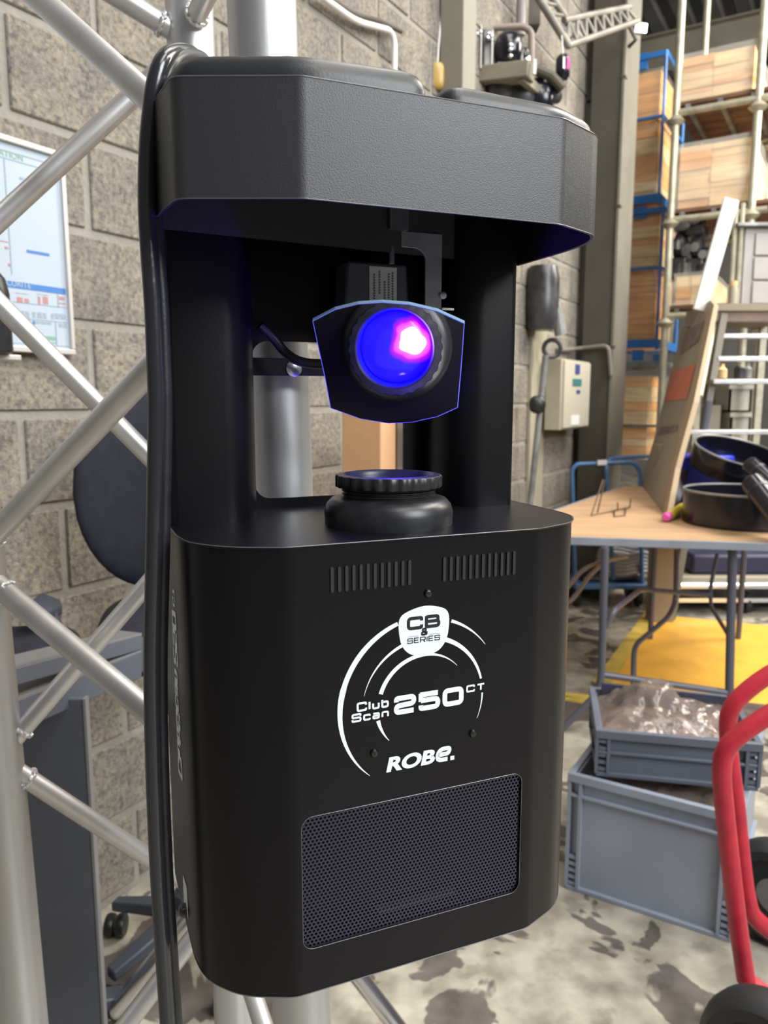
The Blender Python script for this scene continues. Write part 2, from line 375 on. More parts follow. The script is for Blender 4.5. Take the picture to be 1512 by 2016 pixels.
# stroke lettering: wide squared letters
GL = {
 'C': (1.25, [[(1.25, .70), (1.25, 1), (0, 1), (0, 0), (1.25, 0), (1.25, .30)]]),
 'B': (1.2, [[(0, -.1), (0, 1.1)], [(0, 1), (1.12, 1), (1.12, .52), (0, .52)], [(0, .52), (1.2, .52), (1.2, 0), (0, 0)]]),
 'S': (1.2, [[(1.2, .74), (1.2, 1), (0, 1), (0, .52), (1.2, .52), (1.2, 0), (0, 0), (0, .26)]]),
 'E': (1.05, [[(0, -.1), (0, 1.1)], [(0, 1), (1.05, 1)], [(0, 0), (1.05, 0)], [(0, .5), (.95, .5)]]),
 'R': (1.2, [[(0, -.1), (0, 1.1)], [(0, 1), (1.2, 1), (1.2, .42), (0, .42)], [(.7, .42), (1.2, -.1)]]),
 'O': (1.2, [[(.6, 1), (0, 1), (0, 0), (1.2, 0), (1.2, 1), (.6, 1)]]),
 'I': (.0, [[(0, 0), (0, 1)]]), 'l': (.0, [[(0, 0), (0, 1)]]),
 'T': (1.2, [[(0, 1), (1.2, 1)], [(.6, 0), (.6, 1)]]),
 'u': (.85, [[(0, .7), (0, 0), (.85, 0), (.85, .7)]]),
 'n': (.85, [[(0, 0), (0, .7), (.85, .7), (.85, 0)]]),
 'b': (.85, [[(0, 1), (0, 0), (.85, 0), (.85, .7), (0, .7)]]),
 'c': (.85, [[(.85, .5), (.85, .7), (0, .7), (0, 0), (.85, 0), (.85, .2)]]),
 'a': (.85, [[(0, .7), (.85, .7), (.85, 0), (0, 0), (0, .36), (.85, .36)]]),
 'e': (.95, [[(0, .42), (.95, .42), (.95, .85), (0, .85), (0, 0), (.95, 0)]]),
 '2': (1.3, [[(0, .74), (0, 1), (1.3, 1), (1.3, .52), (0, .46), (0, 0), (1.3, 0)]]),
 '5': (1.3, [[(1.3, 1), (-.08, 1)], [(0, 1.1), (0, .5)], [(0, .58), (1.3, .58), (1.3, 0), (0, 0), (0, .24)]]),
 '0': (1.3, [[(.65, 1), (0, 1), (0, 0), (1.3, 0), (1.3, 1), (.65, 1)]]),
 '&': (.9, [[(.9, .5), (.55, 0), (0, 0), (0, .4), (.65, .62), (.65, 1), (.15, 1), (.15, .7), (.9, 0)]]),
 ' ': (.4, []),
}
def ribbon(mb, pts, w_, fn):
    n = len(pts); L_, R_ = [], []
    for i in range(n):
        a = pts[max(i - 1, 0)]; b = pts[min(i + 1, n - 1)]
        d = Vector((b[0] - a[0], b[1] - a[1])); d.normalize()
        if 0 < i < n - 1:
            d1 = Vector((pts[i][0] - a[0], pts[i][1] - a[1])).normalized(); k = 1 / max(.5, abs(d1.dot(d)))
        else: k = 1
        ww = (w_[i] if isinstance(w_, list) else w_) / 2 * k
        nx, ny = -d.y * ww, d.x * ww
        L_.append((pts[i][0] + nx, pts[i][1] + ny)); R_.append((pts[i][0] - nx, pts[i][1] - ny))
    for i in range(n - 1):
        mb.add([fn(*L_[i]), fn(*L_[i + 1]), fn(*R_[i + 1]), fn(*R_[i])], [(0, 1, 2, 3)])
def lettering(mb, txt, x, z, h, wd, fn, weight=.2, track=.35, slant=0, rad=.2):
    # lays txt in a box wd wide and h high with its lower left corner at (x, z)
    tot = sum(GL[c][0] for c in txt) + (track + weight) * (len(txt) - 1) + weight
    hh = h * (1 - weight) if False else h - weight * h
    sx = wd / tot; t = weight * h; cx = weight * .5; cnt_ = 0
    nl = (fn(1, 0) - fn(0, 0)).cross(fn(0, 1) - fn(0, 0)).normalized()
    for c in txt:
        for st in GL[c][1]:
            p = [Vector((x + (cx + a) * sx, z + t / 2 + b * hh, 0)) for a, b in st]
            if slant: p = [Vector((q.x + (q.y - z) * slant, q.y, 0)) for q in p]
            q = fillet(p, rad * h, 4)
            cnt_ += 1; lift = nl * (1.2e-5 * (cnt_ % 5)); ribbon(mb, [(v.x, v.y) for v in q], t, lambda a, b: fn(a, b) + lift)
        cx += GL[c][0] + track + weight
def fitfont(mb, txt, x, z, wd, h, fn, offset=0.0, slant=0):
    cu = bpy.data.curves.new('letters', 'FONT'); cu.body = txt; cu.size = 1; cu.offset = offset; cu.resolution_u = 5
    o = bpy.data.objects.new('letters', cu); me = o.to_mesh(); cs_ = [(v.co.x, v.co.y) for v in me.vertices]
    x0, x1 = min(c[0] for c in cs_), max(c[0] for c in cs_); y0, y1 = min(c[1] for c in cs_), max(c[1] for c in cs_)
    vs = []
    for a, b in cs_:
        b2 = (b - y0) / (y1 - y0) * h; vs.append(fn(x + (a - x0) / (x1 - x0) * wd + b2 * slant, z + b2))
    mb.add(vs, [tuple(p.vertices) for p in me.polygons]); o.to_mesh_clear(); bpy.data.objects.remove(o); bpy.data.curves.remove(cu)
def bfont(txt, size, fn, name, m, parent, world=False, sx=1.0, offset=0.0):
    cu = bpy.data.curves.new(name, 'FONT'); cu.body = txt; cu.size = size; cu.offset = offset; cu.resolution_u = 3
    o = bpy.data.objects.new(name, cu); me = o.to_mesh()
    mb = MB(); mb.add([fn(v.co.x * sx, v.co.y) for v in me.vertices], [tuple(p.vertices) for p in me.polygons])
    o.to_mesh_clear(); bpy.data.objects.remove(o); bpy.data.curves.remove(cu)
    return mb.build(name, m, parent, world, smooth=False)

# ================================================================== THE SETTING
fl = MB().bb(-6, -5, -.1, 12, 17, 0).build('floor', 'floor', smooth=False, loc=(0, 0, 0)); fl['kind'] = 'structure'
# painted areas of the floor (thin coats of paint)
a, b_, c_, d_ = PZ(1292, 1211, 0), PZ(1560, 1236, 0), PZ(1620, 1400, 0), PZ(1200, 1352, 0)
mb = MB(); mb.prism([(a.x, a.y), (b_.x, b_.y), (c_.x, c_.y), (d_.x, d_.y)], .0, .0015); mb.build('painted_area', 'floor_yellow', fl, True, smooth=False)
def floor_strip(p, q, wd, name='painted_line', m='line_yellow'):
    mb = MB(); mb.bar(Vector((p.x, p.y, .001)), Vector((q.x, q.y, .001)), wd, .0016); mb.build(name, m, fl, True, smooth=False)
floor_strip(PZ(1282, 1208, 0), PZ(1184, 1345, 0), .075)
floor_strip(PZ(1098, 1372, 0), PZ(1170, 1385, 0), .05)
floor_strip(PZ(1040, 1360, 0), PZ(1200, 1377, 0), .05)

# left wall: blocks laid in courses, each a piece of its own, on a recessed mortar bed
S0 = W0.dot(W); SEND = S0 + 4.35; SBEG = S0 - 1.5; ZT = 5.0
wallm = MB(); wallm.box(wl((SBEG + SEND) / 2, ZT / 2, -.1035), (SEND - SBEG, .20, ZT), (W, U, Vector((0, 0, 1))))
wall = wallm.build('wall_left', 'concrete', smooth=False, loc=(0, 0, 0)); wall['kind'] = 'structure'
def block_mesh(ln, h, seed):
    bm = bmesh.new(); bmesh.ops.create_cube(bm, size=1)
    for v in bm.verts: v.co = Vector((v.co.x * ln, v.co.y * .03, v.co.z * h))
    bmesh.ops.bevel(bm, geom=[e for e in bm.edges], offset=.003, segments=1, affect='EDGES')
    for v in bm.verts: v.co += noise.noise_vector(v.co * 22 + Vector((seed, 0, 0))) * .0016
    me = bpy.data.meshes.new('block'); bm.to_mesh(me); bm.free(); me.materials.append(M['block']); return me
FULL = [block_mesh(.382, .181, i * 3.1) for i in range(8)]
ROWZ = 1.2155
offs = {-2: .10, -1: .16, 0: -.125, 1: -.21, 2: .0, 3: .13, 4: -.205, 5: -.12, 6: .05}
for r in range(-7, 20):                      # row r lies between ROWZ+.2r and ROWZ+.2(r+1)
    z0 = ROWZ + .2 * r
    if z0 + .2 > ZT: break
    zc, hh = z0 + .1, 1.0
    if z0 < 0: zc, hh = (z0 + .2) / 2, (z0 + .2) / .2 * .98
    if z0 + .2 < .05: continue
    o_ = {2: -.006, 1: -.18, 0: -.02, -1: -.205, -2: -.119}.get(r, (r % 2) * .2 + (r * 37 % 5) * .012)
    s = S0 + o_ + math.ceil((SBEG - S0 - o_) / .4) * .4
    while s + .4 < SEND:
        # skip what stands high and nearer than the frame can show
        o = bpy.data.objects.new('block', random.choice(FULL)); COL.objects.link(o); o.parent = wall
        o.location = wl(s + .2, zc, -.013 + random.uniform(-.0012, .0012)); o.rotation_euler = (0, 0, math.atan2(W.y, W.x))
        o.scale = (1, 1, hh if hh < 1 else 1)
        s += .4
mb = MB(); mb.box(uw(1.5, 13.5, 3), (14, .2, 6), (U, W, Vector((0, 0, 1)))); mb.build('wall_back', mat('far_wall', (.13, .125, .12), .8, var=.2, vscale=2), smooth=False)['kind'] = 'structure'
# roof deck: trapezoid ribs running away from us
mb = MB(); prof = []
u = -5
while u < 8: prof += [(u, 6.0), (u + .16, 6.0), (u + .20, 6.07), (u + .30, 6.07)]; u += .34
vs = [uw(p[0], 5.5, p[1]) for p in prof] + [uw(p[0], 13.5, p[1]) for p in prof]; n = len(prof)
mb.add(vs, [(i, i + 1, n + i + 1, n + i) for i in range(n - 1)]); mb.build('ceiling', 'roof', smooth=False)['kind'] = 'structure'
mb = MB()
for zz, hh, dd in ((5.52, .02, .22), (5.1, .02, .22), (5.31, .42, .03)): mb.box(uw(1.5, 10.2, zz), (13, dd, hh), (U, W, Vector((0, 0, 1))))
mb.build('trim_1', 'beige_lt', smooth=False)['kind'] = 'structure'

# ================================================================== THE SCANNER LIGHT
ROOT = Vector((-.0469, .42, HC - .3585)); RZ = math.radians(22.3)
fx = thing('scanner_light', 'black metal scanner spotlight with tilted mirror over its lens, clamped to the truss', 'stage light', ROOT, RZ)
V = Vector
def sm2(pts, r, n=5):   # closed polygon with rounded corners
    m = len(pts); o = []
    for i in range(m):
        a, b, c = V(pts[i - 1]).to_2d(), V(pts[i]).to_2d(), V(pts[(i + 1) % m]).to_2d()
        rr = min(r, (a - b).length * .45, (c - b).length * .45); p = b + (a - b).normalized() * rr; q = b + (c - b).normalized() * rr
        for k in range(n + 1):
            t = k / n; o.append(tuple(p * (1 - t) ** 2 + b * 2 * t * (1 - t) + q * t * t))
    return o
# plan of the lower housing; the front flat lies on y = 0 between x = 0 and .1525
left = [(-.0585, .155), (-.0585, .056), (-.0545, .034), (-.037, .013)]
right = [(.190, .013), (.2065, .034), (.2105, .056), (.2105, .155)]
def side_curve(pts, r=.018):
    return [(v.x, v.y) for v in fillet([V((*p, 0)) for p in pts], r, 6)]
lc = side_curve(left + [(-.0075, 0), (.02, 0)], [0, .02, .014, .012, .005])[:-1]
rc = side_curve([(.13, 0), (.1555, 0)] + right, [0, .004, .012, .014, .02])[1:]
plan = lc + rc                      # open at the back; closed by the back edge
HB = .2762
body = MB()
def wallstrip(mb, pts, z0, z1):
    vs = [V((p[0], p[1], z0)) for p in pts] + [V((p[0], p[1], z1)) for p in pts]; n = len(pts)
    mb.add(vs, [(i, i + 1, n + i + 1, n + i) for i in range(n - 1)])
wallstrip(body, lc, 0, HB); wallstrip(body, rc, 0, HB); wallstrip(body, [rc[-1], lc[0]], 0, HB)
xl, xr = lc[-1][0], rc[0][0]
GX0, GX1, GZ0, GZ1 = -.0025, .1500, .0292, .1148
fpan = MB(); fpan.plate([(xl, 0), (xr, 0), (xr, HB), (xl, HB)], [list(reversed(rrect(-.0018, GZ0, GX1 - .001, GZ1, .007)))], lambda a, b, c: V((a, c, b)), 0, .0014)
n = len(plan); body.add([V((p[0], p[1], 0)) for p in plan], [tuple(range(n))])
lh = body.build('lower_housing', 'paint', fx, ang=30); fpan.build('front_panel', 'paint', fx, smooth=False)
# the grille: a perforated sheet, a hexagon cell round each hole
g = MB(); pitch = .0026; rh = .00098; R = pitch / math.sqrt(3)
row = 0; z = GZ0 - .001
while z < GZ1 + .001:
    x = GX0 + .0015 + (pitch / 2 if row % 2 else 0)
    while x < GX1:
        vo = [V((x + R * math.cos(math.radians(30 + 60 * k)), .0016, z + R * math.sin(math.radians(30 + 60 * k)))) for k in range(6)]
        vi = [V((x + rh * math.cos(math.radians(30 + 60 * k)), .0016, z + rh * math.sin(math.radians(30 + 60 * k)))) for k in range(6)]
        vb = [V((p.x, .0026, p.z)) for p in vi]
        g.add(vo + vi + vb, [(k, (k + 1) % 6, 6 + (k + 1) % 6, 6 + k) for k in range(6)] + [(6 + k, 6 + (k + 1) % 6, 12 + (k + 1) % 6, 12 + k) for k in range(6)])
        x += pitch
    z += pitch * math.sqrt(3) / 2; row += 1
g.build('grille', 'grille', fx, smooth=False)
gb = MB(); gb.bb(GX0, .016, GZ0 - .003, GX1, .018, GZ1 + .003); gb.build('baffle', 'inner', fx, smooth=False)
gb = MB(); gb.tube([V((.05, .011, .034)), V((.105, .011, .0335))], .003, 10); gb.build('cooling_tube', 'steel', fx)
# louvres
for x0, x1, cnt in ((.0186, .0668, 12), (.0898, .1385, 12)):
    for i in range(cnt):
        x = x0 + (x1 - x0) * i / (cnt - 1)
        l = MB(); l.plate(rrect(x - .00095, .2490, x + .00095, .2640, .0009, 3), [], lambda a, b, c: V((a, c, b)), -.0009, .0004)
        l.build('louvre', 'black_lid', fx, bevel=.0003)
def screw(x, z, y=0, r=.0026, parent=fx, nm='screw'):
    s_ = MB(); s_.lathe([(r, 0), (r * .98, -.0006), (r * .75, -.0016), (r * .4, -.0019), (0, -.002)], (x, y, z), 'Y', 20)
    o = s_.build(nm, 'screw', parent)
    c_ = MB(); c_.bb(x - r * .55, y - .0021, z - r * .13, x + r * .55, y - .0016, z + r * .13); c_.bb(x - r * .13, y - .0021, z - r * .55, x + r * .13, y - .0016, z + r * .55)
    c_.build('cross_slot', 'ink', o, smooth=False)
screw(.0791, .2427); screw(.0441, .1475); screw(.1113, .1485)
# printed marks
F = lambda a, b: V((a, -.00025, b))
def arc(cx, cz, r, a0, a1, w0, w1, n=36):
    mb = MB(); pts = []; ws = []
    for i in range(n + 1):
        t = i / n; a = math.radians(a0 + (a1 - a0) * t); pts.append((cx + r * math.cos(a), cz + r * math.sin(a)))
        ws.append(w0 + (w1 - w0) * t)
    ribbon(mb, pts, ws, F); mb.build('printed_arc', 'print', fx, smooth=False)
CX, CZ = .0772, .1745
mb = MB(); pts = []; ws = []
for i in range(49):
    a = 109 + (229 - 109) * i / 48; t = i / 48; pts.append((CX + .0545 * math.cos(math.radians(a)), CZ + .0545 * math.sin(math.radians(a)))); ws.append(.0033 * min(1, .75 + t) if t < .45 else .0036 * (1 - (t - .45) / .55) ** .8 + .0002)
ribbon(mb, pts, ws, F); mb.build('printed_arc', 'print', fx, smooth=False)
arc(CX, CZ, .0525, 70, 37, .0021, .0003)
arc(CX, CZ, .0405, 111, 166, .0021, .0002)
arc(CX, CZ, .0405, 70, 13.5, .0030, .0014)
arc(CX, CZ, .0405, 0, -24, .0012, .0002)
arc(CX, CZ, .0302, 162, 100, .0028, .0024); arc(CX, CZ, .0302, 100, 42, .0024, .0002)
arc(CX, CZ, .0312, 193, 222, .0026, .0003)
sh = [V((x, z, 0)) for x, z in ((.0605, .2285), (.0652, .2325), (.0770, .2352), (.0885, .2330), (.0930, .2290), (.0935, .2210), (.0915, .2120), (.0860, .2060), (.0770, .2043), (.0680, .2060), (.0622, .2120), (.0602, .2210))]
shp = [(v.x, v.y) for v in catmull(sh, 4, True)]
mb = MB(); mb.plate(shp, [], lambda a, b, c: V((a, c, b)), -.0003); em = mb.build('printed_shield', 'print', fx, smooth=False)
F2 = lambda a, b: V((a, -.00045, b))
mb = MB(); lettering(mb, 'CB', .0655, .2211, .0082, .0219, F2, .25, .22, rad=.22); lettering(mb, '&', .0748, .2168, .0048, .0045, F2, .24, rad=.1)
lettering(mb, 'SERIES', .0657, .2128, .0034, .0217, F2, .17, .3, rad=.1)
mb.add([F2(.0657, .2170), F2(.0730, .2170), F2(.0730, .2172), F2(.0657, .2172)], [(0, 1, 2, 3)]); mb.add([F2(.0805, .2170), F2(.0874, .2170), F2(.0874, .2172), F2(.0805, .2172)], [(0, 1, 2, 3)])
mb.build('shield_lettering', 'ink', em, smooth=False)
mb = MB(); lettering(mb, '250', .0575, .1690, .0120, .0465, F, .27, .28, slant=.0, rad=.2)
lettering(mb, 'CT', .1064, .1760, .0048, .0131, F, .24, .35, rad=.15)
lettering(mb, 'Club', .0333, .1750, .0058, .0202, F, .22, .32, rad=.15); lettering(mb, 'Scan', .0300, .1688, .0054, .0236, F, .22, .32, rad=.15)
mb.build('model_lettering', 'print', fx, smooth=False)
mb = MB(); fitfont(mb, 'ROB', .0520, .1332, .0322, .0097, F, .045, .22); lettering(mb, 'e', .0848, .1332, .0112, .0096, F, .25, slant=.22, rad=.32)
ribbon(mb, [(.0957, .1345), (.0985, .1345)], .0028, F)
mb.build('maker_lettering', 'print', fx, smooth=False)
SX = lambda a, b: V((-.0588, .112 - b, a))       # left side: reads upward
mb = MB(); lettering(mb, 'ClubScan', .108, .010, .022, .072, SX, .17, .3, slant=.15, rad=.1); lettering(mb, '250', .186, .010, .022, .034, SX, .17, .3, slant=.15, rad=.1); lettering(mb, 'CT', .226, .018, .010, .012, SX, .17, .3, slant=.15, rad=.1)
mb.build('side_lettering', 'print', fx, smooth=False)
mb = MB(); lettering(mb, 'ROB', .010, .010, .022, .020, SX, .22, .3, slant=.15, rad=.1); mb.build('side_maker_lettering', 'print', fx, smooth=False)
for zz in (.268, .012):
    s_ = MB(); s_.lathe([(.005, 0), (.005, -.003), (.003, -.005), (0, -.005)], (-.0585, .135 if zz > .1 else .09, zz), 'X', 16); s_.build('side_screw', 'screw', fx)
# top plate with its thin folded lip
tp = MB(); big = [(x + (.0006 if x > .076 else -.0006), y - .0006) for x, y in plan]
tp.prism(big, HB - .0004, HB + .0012); tp.build('top_plate', 'paint', fx, bevel=.0006, ang=30)
mb = MB(); mb.tube([V((p[0], p[1] - .0006, HB + .0011)) for p in big], .00032, 6, closed=True); mb.build('lip_highlight', 'edge', fx)  # thin added tube drawing the bright highlight round the top rim
mb = MB(); mb.tube([V((p[0], p[1] - .0002, .0001)) for p in plan], .0003, 6, closed=True); mb.build('bottom_highlight', 'edge', fx)
gr_o = rrect(-.0018, GZ0, GX1 - .001, GZ1, .007); mb = MB(); mb.tube([V((a, -.0001, b)) for a, b in gr_o], .00022, 6, closed=True); mb.build('grille_highlight', 'edge', fx)
# columns and window panel
TOPZ = .5
def column(name, pts):
    mb = MB(); mb.prism(pts, HB + .001, TOPZ); return mb.build(name, 'paint', fx, ang=40)
arcp = lambda cx, cy, rx, ry, a0, a1, n=10: [(cx + rx * math.cos(math.radians(a0 + (a1 - a0) * k / n)), cy + ry * math.sin(math.radians(a0 + (a1 - a0) * k / n))) for k in range(n + 1)]
column('column', [(-.0575, .1495)] + arcp(-.0515, .106, .006, .006, 180, 270, 5) + arcp(-.020, .142, .027, .042, 270, 360, 12) + [(.007, .1495)])
column('column', [(.2, .1495), (.145, .1495)] + [(x, y) for x, y in arcp(.172, .142, .027, .042, 180, 270, 12)] + arcp(.194, .106, .006, .006, 270, 360, 5))
mb = MB(); mb.plate([(-.0575, HB), (.2, HB), (.2, TOPZ), (-.0575, TOPZ)], [list(reversed(rrect(.0095, .2850, .1290, .3995, .012)))], lambda a, b, c: V((a, c, b)), .1500, .1520)
mb.build('window_panel', 'paint', fx, smooth=False)
# cap: hollow skirt, roof, two moulded lids
CB0, CB1 = .4592, .5173
capL = [(-.063, .088), (-.063, .050), (-.058, .0135)]; capR = [(.196, .006), (.2075, .026), (.211, .055), (.211, .12)]
cl = side_curve(capL + [(.0015, -.0115), (.02, -.0115)], [0, .02, .006, .003])[:-1]; cr = side_curve([(.13, -.0115), (.158, -.0115)] + capR, [0, .003, .010, .014, .02])[1:]
cl = [p for p in cl if p[0] < .006]; cr = [p for p in cr if p[0] > .15]; cp = cl + cr
cx0 = .071; shrink = lambda p, d: (p[0] + (d if p[0] < cx0 else -d), p[1] + d)
cpi = [shrink(p, .0016) for p in cp]; n = len(cp)
mb = MB(); vs = [V((*p, CB0)) for p in cp] + [V((*p, CB1)) for p in cp] + [V((*p, CB0)) for p in cpi] + [V((*p, CB1 - .002)) for p in cpi]
fs = []
for i in range(n):
    j = (i + 1) % n; fs += [(i, j, n + j, n + i), (2 * n + i, 3 * n + i, 3 * n + j, 2 * n + j), (i, 2 * n + i, 2 * n + j, j)]
fs += [tuple(range(n, 2 * n)), tuple(reversed(range(3 * n, 4 * n)))]
mb.add(vs, fs); mb.build('cap_housing', 'paint_cap', fx, ang=14)
mb = MB(); mb.bb(-.058, .02, TOPZ, .2, .152, TOPZ + .004); mb.build('inner_ceiling', 'inner', fx, smooth=False)
for x0, x1 in ((-.0635, .0755), (.0825, .2065)):
    x0 = max(x0, -.0595)
    base = [(x0, .086)]
    if x0 < 0: base += [(x0, .050), (x0 + .005, .018), (.003, -.0075), (x1, -.0075), (x1, .115)]
    else: base += [(x0, -.0075), (.157, -.0075), (x1 - .013, .009), (x1 - .003, .028), (x1, .055), (x1, .115)]
    hk = .80 if x0 < 0 else .62
    rb = sm2(base, .012, 5); cxm = sum(p[0] for p in rb) / len(rb); cym = sum(p[1] for p in rb) / len(rb); rings = []
    for dz, k in ((0, 0), (.006, 0), (.011, .0012), (.0155, .004), (.018, .009), (.019, .016)):
        rg = []
        for p in rb:
            dx, dy = cxm - p[0], cym - p[1]; L = math.hypot(dx, dy); rg.append(V((p[0] + dx / L * k, p[1] + dy / L * k, CB1 + dz * hk)))
        rings.append(rg)
    mb = MB(); mb.loft(rings); mb.build('moulded_lid', 'black_lid', fx, ang=60)
mb = MB(); mb.tube([V((p[0], p[1], CB1)) for p in cp], .00035, 6); mb.build('upper_highlight', 'edge', fx)  # cap edges get added highlight lines too
mb = MB(); mb.tube([V((p[0], p[1], CB0)) for p in cp], .00025, 6); mb.build('lower_highlight', 'edge', fx)
# lens holder
LX, LY = .0772, .0567; LS = .885
mb = MB(); mb.lathe([(r_ * LS, z_) for r_, z_ in ((.0475, HB + .001), (.0478, .2855), (.0462, .2905), (.0425, .2940), (.0365, .2955), (.0335, .2955))], (LX, LY, 0), n=56, cap=False); lh2 = mb.build('lens_base', 'rubber', fx, ang=50)
pr = []
for i in range(4): z = .2940 + i * .0023; pr += [(.0335, z), (.0348, z + .0006), (.0348, z + .0012), (.0335, z + .0018)]
mb = MB(); mb.lathe([(r_ * LS, z_) for r_, z_ in pr], (LX, LY, 0), n=48, cap=False); mb.build('thread', 'black', fx, ang=60)
sc24 = lambda a: 1 + .022 * (1 if math.cos(24 * a) > 0.1 else 0) - .0
mb = MB(); mb.lathe([(r_ * LS, z_) for r_, z_ in ((.034, .3015), (.0380, .3018), (.0384, .3025), (.0384, .3085), (.0378, .3094), (.0335, .3100), (.0325, .3092), (.0315, .3070), (.0306, .2980), (.0305, .2915))], (LX, LY, 0), n=192, cap=False)
ringo = mb.build('focus_ring', 'rubber', fx, ang=40)
me = ringo.data
for v in me.vertices:
    dx, dy = v.co.x - LX, v.co.y - LY; r_ = math.hypot(dx, dy)
    if r_ > .0375 * LS:
        a = math.atan2(dy, dx); k = 1 + .030 * max(0, min(1, .5 + 1.2 * math.cos(26 * a))); v.co.x = LX + dx * k; v.co.y = LY + dy * k
le = MB(); prl = [(.0302 * math.sin(math.radians(90 - i * 10)), .2945 + .0050 * (1 - math.cos(math.radians(90 - i * 10)) * 0) * math.sin(math.radians(i * 10))) for i in range(9)] + [(0, .2995)]
le.lathe([(r_ * LS, z_) for r_, z_ in prl], (LX, LY, 0), n=40)
lens = le.build('lens', 'lens', fx); lens.location = (LX, LY, 0)
for v in lens.data.vertices: v.co.x -= LX; v.co.y -= LY
bl = bpy.data.lights.new('lens_beam', 'SPOT'); bl.energy = 1.7; bl.color = (.12, .05, 1); bl.spot_size = math.radians(125); bl.spot_blend = .6; bl.shadow_soft_size = .005
blo = bpy.data.objects.new('lens_beam', bl); COL.objects.link(blo); blo.parent = fx; blo.location = (LX + .008, LY - .010, .3035); blo.rotation_euler = (math.pi, 0, 0)
# mirror: plane through MC, facing half way between the lens and us
MC = P(768, 714, .505)
nm = V((-.045, -.655, -.755)).normalized()
def PM(px, py, off=0):
    d = P(px, py, 1.0) - V((0, 0, HC)); o = V((0, 0, HC)); c = MC + nm * off; return o + d * ((c - o).dot(nm) / d.dot(nm))
mpx = [(617, 633), (660, 611), (705, 600), (752, 597), (805, 601), (860, 614), (913, 638), (908, 710), (903, 768), (900, 802), (860, 820), (810, 831), (765, 833), (710, 824), (652, 803), (640, 740), (628, 685)]
mp3 = [PM(*q) for q in mpx]; n = len(mp3)
mb = MB(); mb.add(mp3, [tuple(range(n))]); mir = mb.build('mirror', 'mirror', fx, True, smooth=False)
mid = sum(mp3, V()) / n
mb = MB(); ou = [mid + (q - mid) * 1.012 - nm * .0002 for q in mp3]; ob = [q - nm * .0022 for q in ou]
mb.add(ou + ob, [tuple(range(n)), tuple(reversed(range(n, 2 * n)))] + [(i, (i + 1) % n, n + (i + 1) % n, n + i) for i in range(n)])
mb.build('glass_edge', 'mirror_edge', mir, True, smooth=False)
mb = MB(); bx = nm.cross(V((0, 0, 1))).normalized(); by = nm.cross(bx)
mb.box(MC - nm * .008, (.03, .03, .012), (bx, by, nm)); mb.build('mirror_mount', 'motor', fx, True, bevel=.001)
# bracket
brk = [(.0880, .4637), (.1180, .4637)] + arcp(.1180, .4555, .0090, .0082, 90, 0, 6) + [(.1270, .4180), (.1400, .4180), (.1400, .4745), (.0880, .4745)]
mb = MB(); mb.plate(brk, [[(.1012 + .0026 * math.cos(a * math.pi / 6), .469 - .0026 * math.sin(a * math.pi / 6)) for a in range(12)]], lambda a, b, c: V((a, c, b)), .1080, .1100)
br = mb.build('mirror_bracket', mat('bracket_aluminium', (.34, .34, .40), .35, metal=.6, var=.1, vscale=60), fx, smooth=False, bevel=.0003)
mb = MB(); mb.lathe([(.0022, .452), (.0022, .4637)], (.1012, .109, 0), n=14); mb.build('pivot_pin', 'steel', br)
mb = MB(); mb.lathe([(.0014, -.0), (.0014, .0095)], (.1385, .105, .4225), 'X', 14); mb.build('mirror_shaft', 'steel', br)
mb = MB(); mb.lathe([(.0026, 0), (.0026, -.003), (0, -.0035)], (.1405, .109, .432), 'Y', 14); mb.build('bracket_screw', 'steel', br)
mb = MB(); mb.bb(.098, .104, .4745, .112, .116, TOPZ); mb.build('bracket_post', 'motor', fx, smooth=False)
mb = MB(); mb.prism([(.0705, .4535), (.1165, .4535), (.1195, .400), (.067, .400)], .116, .140, lambda a, b, c: V((a, c, b))); mo = mb.build('mirror_motor', 'motor', fx, bevel=.002)
mb = MB(); mb.bb(.0868, .1152, .424, .1078, .1158, .4505); lb = mb.build('motor_label', 'label', mo, smooth=False)
mb = MB()
for x, z0, z1 in ((.0905, .428, .446), (.0945, .432, .448), (.0985, .427, .441), (.1015, .429, .447), (.1045, .428, .447)):
    zz = z0
    while zz < z1: mb.bb(x - .0006, .1149, zz, x + .0006, .1152, zz + .0012); zz += .0018
mb.build('label_print', 'labelink', lb, smooth=False)
mb = MB(); mb.bb(.090, .126, .397, .1, .14, .401); 
hose = catmull([P(512, 640, .545), P(540, 668, .55), P(562, 694, .55), P(592, 712, .545), P(640, 716, .54), P(700, 700, .53)], 8)
mb = MB(); mb.tube(hose, .0034, 12); mb.build('wiring_hose', 'black', fx, True)
# mounting strap behind the window and clamp round the tube
mb = MB(); mb.plate([(-.045, .3752), (.19, .3752), (.19, .3880), (-.045, .3880)], [], lambda a, b, c: V((a, c, b)), .157, .162); st = mb.build('mounting_strap', 'paint', fx, smooth=False, bevel=.0006)
mb = MB(); mb.lathe([(.0062, 0), (.006, -.0012), (.003, -.002), (0, -.002)], (.0425, .157, .3805), 'Y', 20); mb.build('strap_bolt', 'chrome', st)
mb = MB(); mb.box((.076, .158, .485), (.06, .012, .05)); mb.build('clamp_block', 'paint', fx, bevel=.002)

